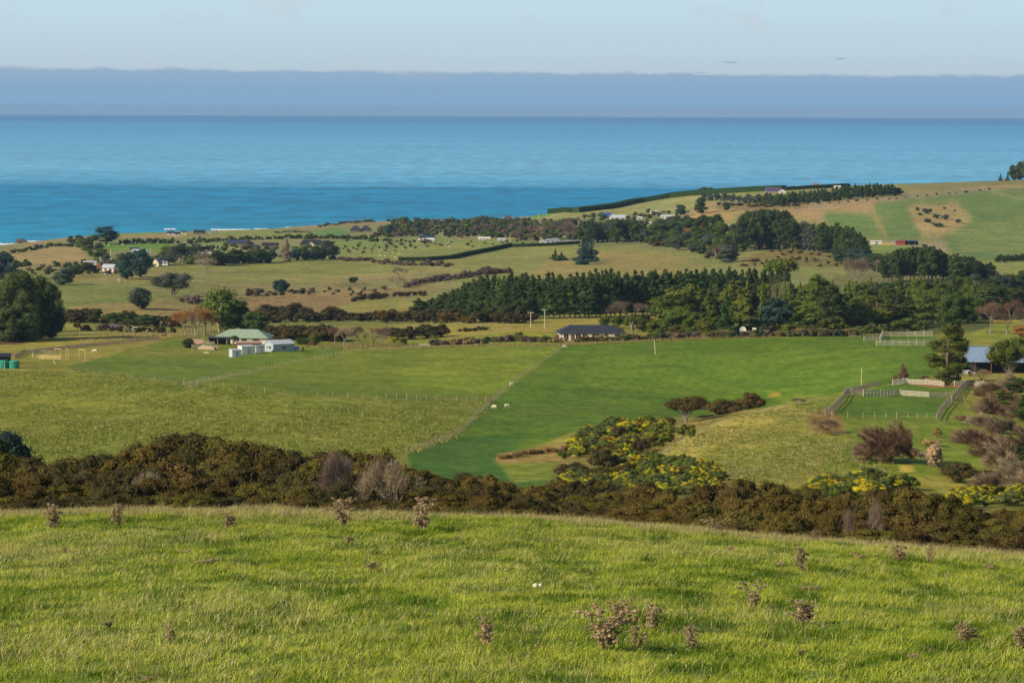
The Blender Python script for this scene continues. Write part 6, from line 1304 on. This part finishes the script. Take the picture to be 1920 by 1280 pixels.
fence([(1395,381),(1350,379),(1330,380)],'row of pale posts under the headland tree groups',3.5,2.2,.12,0,WOOD,dmin=1800)
fence([(1860,360),(1900,372),(1935,373)],'fence line crossing the top of the green hill',5,1.2,.08,0,WOOD,dmin=1800)
# timber pens by the farmhouse
fence([(360,654),(375,652),(390,655)],'white gate-like rails at the front of the timber pens',1.9,1.3,.07,4,WR,dmin=750,railh=.1)
fence([(396,655),(408,656)],'white rails at the right end of the timber pens',1.9,1.3,.07,4,WR,dmin=750,railh=.1)
fence([(362,645),(383,645),(402,647)],'back rails of the timber pens',2,1.2,.07,3,WOOD,dmin=780)
p=gp(388,652,905); q=MB(); q.box(-2.6,2.6,-1.2,1.2,-.2,.9,flat('sleeper_stack','c0a888',.9,.15,3)); q.box(-2.0,1.8,-1.0,1.0,.9,1.15,flat('sleeper_top','cbb596',.9,.15,3)); tag(link('timber_stack',q.mesh('stack'),None,p,DR(-8)),'low stack of pale timber in the pens','timber stack')
for px,py,lb,c in ((372,647,'pink-fronted trailer parked in the pens','c79a8a'),(387,662,'pale slab lying on the grass below the pens','cbbd98')):
    p=gp(px,py,None,700); q=MB(); 
    if c[:2]=='c7': q.box(-1.8,1.8,-.8,.8,.4,1.9,flat('trailer_'+c,c,.6,.1)); q.tube([(-1,-.85,.35),(-1,.85,.35)],.35,10,DARK); q.tube([(1,-.85,.35),(1,.85,.35)],.35,10,DARK)
    else: q.box(-.9,.9,-.5,.5,-.1,.28,flat('slab_'+c,c,.9,.1)); q.box(-.7,.6,-.4,.4,.28,.36,flat('slab2_'+c,'d8cca8',.9,.1))
    tag(link('trailer' if c[:2]=='c7' else 'slab',q.mesh('trailer'),None,p),lb,'trailer' if c[:2]=='c7' else 'slab')
# ================================================================ clipped hedges
def hedge(pts,hpx,wm,label,dmin=1400,mat='hedge',seed=1):
    Q=chain(pts,6.,dmin); h=hpx*Q[:,1].mean()/F; q=MB(); r=np.random.RandomState(seed); d=np.gradient(Q[:,:2],axis=0); d/=np.linalg.norm(d,axis=1)[:,None]; nrm=np.stack([-d[:,1],d[:,0]],1)*wm/2
    ring=[(-1,-.3),(-1,h*.9),(-.8,h),(.8,h),(1,h*.9),(1,-.3)]; V=[(p[0]+n_[0]*a,p[1]+n_[1]*a,p[2]+b+rnd.uniform(-.12,.12)) for p,n_ in zip(Q,nrm) for a,b in ring]
    q.add(V,[[i*6+j,i*6+j+1,(i+1)*6+j+1,(i+1)*6+j] for i in range(len(Q)-1) for j in range(5)],FM[mat],.3); q.add(V[:6],[list(range(6))],FM[mat]); q.add(V[-6:],[list(range(6))],FM[mat])
    n=len(Q)*260; t=r.uniform(0,len(Q)-1.001,n); i=t.astype(int); f=(t-i)[:,None]; b=Q[i]*(1-f)+Q[i+1]*f; nn=nrm[i]; top=r.uniform(size=n)<.4; a=np.where(top,r.uniform(-1,1,n),np.sign(r.uniform(-1,1,n)))
    c=b+np.c_[nn*a[:,None]*1.02,np.where(top,h,r.uniform(0,h,n))]; s=.3*r.uniform(.5,1.4,n)[:,None]; u=rv(n,r); v=np.cross(u,rv(n,r)); v/=np.linalg.norm(v,axis=1)[:,None]
    q.add(np.stack([c-u*s,c-v*s,c+u*s,c+v*s],1).reshape(-1,3),np.arange(4*n).reshape(n,4),FM[mat],np.repeat(r.uniform(0,1,n),4)); tag(link('hedge',q.mesh('hedge')),label,'hedge')
hedge([(748,489),(800,489),(850,485),(900,474),(957,462)],6.5,3,'long curving clipped hedge across the olive fields')
hedge([(960,463),(1000,462),(1040,460),(1085,457)],5,3,'low clipped hedge in front of the grey-roofed bungalow',seed=2)
hedge([(1080,399),(1130,393),(1200,380),(1260,370),(1330,364),(1400,360),(1470,357)],9,7,'long dark clipped shelter hedge running along the headland',2100,seed=3)
hedge([(1033,399),(1055,398),(1080,398)],8,7,'short left arm of the headland shelter hedge',2100,seed=4)
hedge([(1470,357),(1540,353),(1590,350)],6,7,'far right end of the headland shelter hedge behind the hamlet',2100,seed=6)
T('low','pine',1327,361,10,34,'raised clump in the headland shelter hedge',dmin=2200)
# ================================================================ animals
def animal(name,label,px,py,length,wool,legc,kind,rot,group=None,dmin=450,graze=True,cat=None):
    L_=length; q=MB(); m=flat('coat_'+wool,wool,.9,.12,6); ml=flat('coat_'+legc,legc,.9,.12,6); hs=kind=='horse'; lh=.48*L_ if hs else .32*L_; bh=.17*L_ if hs else .24*L_; zc=lh+bh*.7
    q.tube([(-.5*L_,0,zc-.02),(-.46*L_,0,zc+.02),(-.3*L_,0,zc),(0,0,zc-.02*L_),(.28*L_,0,zc),(.42*L_,0,zc+.02),(.47*L_,0,zc+.02)],[.02,bh*.75,bh*1.0,bh*1.0,bh*.95,bh*.6,.03],10,m)
    hd=(.78*L_,0,.12*L_) if graze and hs else (.66*L_,0,.16*L_) if graze else (.72*L_,0,zc+.42*L_)
    q.tube([(.36*L_,0,zc+.04*L_),(.52*L_,0,(zc+.04*L_+hd[2])/2+.03*L_),hd],[bh*.6,bh*.42,bh*.36],8,m); e=np.array(hd); q.tube([e+[-.04*L_,0,.05*L_],e+[.03*L_,0,-.02*L_],e+[.10*L_,0,-.07*L_]],[bh*.36,bh*.42,bh*.24],8,m if hs else ml)
    for s in (-1,1): q.tube([e+[-.05*L_,s*bh*.3,.03*L_],e+[-.07*L_,s*bh*.6,.09*L_]],[bh*.12,bh*.04],5,m)
    for x in (-.36,.32):
        for s in (-1,1): q.tube([(x*L_,s*bh*.5,zc-.02),((x-.02)*L_,s*bh*.5,lh*.55),((x+.01)*L_,s*bh*.5,lh*.45),(x*L_,s*bh*.5,-.02)],[bh*.38,bh*.2,bh*.16,bh*.16],6,ml)
    q.tube([(-.48*L_,0,zc+.04*L_),(-.56*L_,0,zc-.1*L_),(-.57*L_,0,zc-.28*L_ if hs else zc-.12*L_)],[bh*.12,bh*.2,bh*.05],5,ml)
    o=link(name,q.mesh(name,True),None,hit(px,py,dmin),DR(rot)); tag(o,label,cat or name,group)
    rm=o.modifiers.new('skin','REMESH'); rm.mode='VOXEL'; rm.voxel_size=L_*.018; rm.use_smooth_shade=True
SH='d8cbac'
for x,y,rt,lb in ((178,661,175,'biggest white sheep grazing near the timber frame'),(927,766,150,'white sheep just below the hollow fence, left of two'),(951,764,10,'white sheep just below the hollow fence, right of two'),(960,723,20,'sheep resting against the fence between the big paddocks'),(1058,652,0,'sheep at the top corner of the two big paddocks')): animal('sheep',lb,x,y,1.5 if x==178 else 1.25,SH,'b9a98c','sheep',rt)
animal('horse','brown horse with a white rug, grazing by the end of the lane fence',307,635,2.3,'8a6a4a','6a4a36','horse',15,dmin=700,graze=False)
animal('horse','dark brown horse grazing in front of the barn, the nearer one',568,660,2.2,'46322a','3a2a24','horse',100,dmin=700); animal('horse','reddish brown horse grazing behind the dark one',584,652,2.2,'6a4034','54342a','horse',190,dmin=700)
def sheep_group(pts,lab,grp,dm):
    base=None
    for x,y in pts:
        p=hit(x,y,dm)
        if base is None: animal('sheep',lab,x,y,1.35,SH,'c2b596','sheep',20,grp,dm); base=bpy.data.objects[[o.name for o in C.objects if o.name.startswith('sheep')][-1]]; base=last_sheep()
        else: c=base.copy(); C.objects.link(c); c.location=p; c.rotation_euler=(0,0,rnd.uniform(0,6.28))
def last_sheep(): return sorted([o for o in C.objects if o.name.split('.')[0]=='sheep'],key=lambda o:o.name)[-1]
sheep_group([(711,473),(721,474),(726,475),(737,476),(713,480),(722,481),(756,470),(749,476),(741,484),(715,470)],'tiny pale sheep grazing on the olive field above the curving hedge','sheep above the curving hedge',1400)
sheep_group([(188,460),(204,461),(230,459),(244,457),(310,466)],'tiny pale sheep on the green strip by the shore','sheep on the shore strip',1500)
sheep_group([(198,516),(206,517),(199,523),(223,526),(226,530),(234,523)],'tiny pale sheep on the tan field below the roadside cottages','sheep below the cottages',1300)
sheep_group([(899,463),(842,463)],'tiny pale animal near the top of the olive field','pair near the top of the olive field',1400)
# ================================================================ surf
q=MB()
for x0,x1,y_,w in ((308,331,430,5),(396,448,431,6),(440,470,431,4),(476,502,430,4),(535,548,427,4),(0,36,458,6),(30,60,455,4),(52,96,453,8),(60,90,457,5),(0,20,465,4)):
    P0=[];n=26
    for i in range(n):
        t=i/(n-1); x=x0+(x1-x0)*t; r=ray(x,y_+rnd.uniform(-.35,.35)); d=-H/r[2]; wd2=w*(.25+math.sin(math.pi*t)**.6)*rnd.uniform(.5,1.2)*2.2; P0.append(((r[0]*(d-wd2),d-wd2,.12),(r[0]*d,d,.75),(r[0]*(d+wd2*.6),d+wd2*.6,.12)))
    V=[v for p in P0 for v in p]; q.add(V,[[i*3+j,(i+1)*3+j,(i+1)*3+j+1,i*3+j+1] for i in range(n-1) for j in range(2)],flat('surf_foam','f0f2f2',.8,.05))
tag(link('surf',q.mesh('surf')),'white breakers rolling onto the beach','surf',kind='stuff')
rk=MB(); r_=np.random.RandomState(8)
for x,y in ((36,456),(42,455),(47,456),(40,452)):
    r0=ray(x,y); d=-H/r0[2]; m_=MB(); cores(m_,[(0,0,0,4,3,1.6)],1,flat('shore_rock','5e4c42',.9,.2,1),r_); tag(link('rock',m_.mesh('rock'),None,(r0[0]*d,d,.3)),'dark rock in the surf beyond the tan field','rock','rocks in the surf')
# ================================================================ fallen trees and wreckage on the right
def lying(kindmesh,p,rot,scale,label,name,parts):
    o=link(name,None,None,p); o.rotation_euler=rot; o.scale=scale; tag(o,label,name.replace('_',' '))
    for nm,me in parts: link(nm,me,o)
    return o
RB=flat('reddish_dead_bark','85675a',.9,.2,6)
def brush(seed,n,L_,w,h,mat,thick=.02,fan=1.2,dirx=-1):
    a,b=MB(),MB(); r=np.random.RandomState(seed)
    for i in range(64):
        th=r.uniform(.1,3.04); e=np.array([dirx*L_*(.5+.5*math.cos(th))*r.uniform(.8,1.05),r.uniform(-1,1)*w,h*.82*math.sin(th)**.7*r.uniform(.25,1)+.1]); s0=np.array([dirx*r.uniform(0,.25)*L_,0,h*.25]); Q=limb(b,s0,e,.06,.012,r,RB,.08,4,5)
        m=n//64; t=r.uniform(.2,1,m); base=np.stack([np.interp(t,np.linspace(0,1,5),Q[:,k]) for k in range(3)],1); bd=(e-s0)/np.linalg.norm(e-s0); d=rv(m,r)*.55+bd*.9+[0,0,.1]; d/=np.linalg.norm(d,axis=1)[:,None]; l=r.uniform(.5,1.6,m)[:,None]; s=np.cross(d,rv(m,r)); s/=np.linalg.norm(s,axis=1)[:,None]
        q_=base+d*l; q_[:,2]=np.maximum(q_[:,2],-.1); a.add(np.stack([base-s*thick,base+s*thick,q_],1).reshape(-1,3),np.arange(3*m).reshape(m,3),mat,np.repeat(r.uniform(0,1,m),3))
    return a.mesh('twigs'),b.mesh('boughs')
p=hit(1700,880,395); S=p[1]/F
tw,bo=brush(3,14000,70*S,50*S,100*S,FM['redtwig'],.03); o=link('fallen_tree',None,None,hit(1712,868,395)); tag(o,'big uprooted tree lying on the knoll with its brown crown to the left','fallen tree'); link('twigs',tw,o); link('branches',bo,o)
for dx,sd in ((-45,5),):
    tw2,bo2=brush(sd,12000,70*S,46*S,88*S,FM['redtwig'],.03); c=link('twigs',tw2,o,(dx*S,0,0)); link('branches',bo2,o,(dx*S,1.5,0))
q=MB(); q.tube([(-2,-.3,2.6),(1.0,-1.,2.0),(12*S,-1.9,1.6),(32*S,-3.3,1.1)],[.2,.34,.48,.6],9,GREYBARK); link('trunk',q.mesh('trunk'),o)
q=MB(); r_=np.random.RandomState(5); c0_=np.array([35*S,-3.6,1.2])
m_=flat('root_plate_earth','a08460',.95,.35,2.2); cores(q,[(c0_[0],c0_[1],c0_[2]+.6,1.0,1.2,1.6),(c0_[0]+.3,c0_[1]+.3,c0_[2]-.4,1.1,1.1,1.0),(c0_[0]-.2,c0_[1],c0_[2]+1.3,.6,.7,.8)],1,m_,r_)
for k in range(46):
    d=rv(1,r_)[0]; pz=c0_+[0,0,.5]+d*[1.0,1.2,1.5]; s_=r_.uniform(.18,.5); cores(q,[(*pz,s_,s_,s_*.9)],1,m_,r_)
for k in range(60):
    d=rv(1,r_)[0]; pz=c0_+[0,0,.5]+d*[.9,1.1,1.4]; limb(q,pz,pz+d*r_.uniform(.4,1.3)+[0,0,.1],.07,.012,r_,GREYBARK,.16,4,5)
link('root_plate',q.mesh('root_plate'),o)
def heap(px,py,wpx,hpx,mat,label,seed,n=6000,name='branch_heap',dirx=-1):
    px+=wpx*.5; p=hit(px,py,395); S=p[1]/F; tw,bo=brush(seed,n,wpx*S,wpx*S*.4,hpx*S,mat,.03,1,dirx); o=link(name,None,None,p); tag(o,label,'branch heap'); link('twigs',tw,o); link('boughs',bo,o)
heap(1872,880,62,78,FM['twig'],'heap of grey dead branches left of the standing boughs at the right edge',11); heap(1905,905,55,50,FM['twig'],'pale tangle of dead branches at the right edge, bottom of the wreckage',12)
heap(1850,778,-0+44,46,FM['redtwig'],'russet dead boughs above the grey heap, near the rail gate',13); heap(1912,792,66,52,FM['redtwig'],'russet and grey fallen boughs at the right edge below the barn',14); heap(1850,776,60,18,FM['redtwig'],'low brown brush spilling toward the rail gate',15)
heap(1886,900,40,60,FM['twig'],'steep grey branch pile between the two bigger heaps',16,4000)
q=MB(); p=hit(1880,833,395); q.tube([(-1.8,0,1.2),(-.2,0,.8),(1.2,-.2,.1)],[.12,.2,.16],7,flat('bleached_log','dcd2c0',.8,.08,4)); tag(link('log',q.mesh('log'),None,p),'bleached pale log lying on top of the grey branch heap','log')
for x,y,h,w,mt,lb in ((1878,765,34,56,'olive','drooping dark green bough top right below the barn'),(1905,742,34,50,'pine','dark green bough against the right end of the board fence'),(1918,880,44,40,'pine','dark green broken crown at the right edge of the wreckage'),(1925,800,60,50,'pine','tall ragged green crown cut by the right edge')):
    T('layered',mt,x,y,h,w,lb,dmin=395,name='macrocarpa')
T('sparse','redtwig',1540,812,26,60,'bare reddish bramble patch left of the knoll paddock posts',dmin=500,name='shrub')
T('sparse','redtwig',1500,760,14,30,'low reddish bramble on the crest of the knoll',dmin=500,name='shrub')
T('low','straw',1745,835,12,40,'tan rush patch right of the fallen crown',dmin=395,name='shrub'); T('scrub','straw',1757,820,18,18,'tan tufted rush clump by the lower post row',dmin=395,name='shrub'); T('low','redtwig',1802,788,10,18,'small brown mound below the rail gate',dmin=395,name='shrub')

for i,(px,py,w,h,mt,lb) in enumerate(((1835,835,70,40,'redtwig','reddish brushwood at the left foot of the wreckage'),(1890,815,60,44,'twig','grey boughs across the middle of the wreckage'),(1925,850,60,60,'redtwig','brown boughs at the right edge, middle of the wreckage'),
  (1865,915,60,30,'twig','flat pale brushwood at the bottom of the wreckage'),(1900,765,60,40,'redtwig','russet brush pile just under the board fence'),(1930,925,60,44,'twig','grey brush pile cut by the right edge, lowest of the wreckage'))): heap(px-w*.3,py,w,h,FM[mt],lb,30+i,6000)

for i,(px,py,w,h,mt,lb) in enumerate(((1870,745,56,34,'redtwig','russet brush against the right end of the board fence'),(1905,735,50,40,'twig','grey brush in front of the barn at the right edge'),(1850,800,50,26,'twig','thin grey brush left of the standing boughs'),
  (1880,860,80,60,'redtwig','tall russet tangle at the heart of the wreckage'))): heap(px-w*.3,py,w,h,FM[mt],lb,50+i,7000)
grow_all()
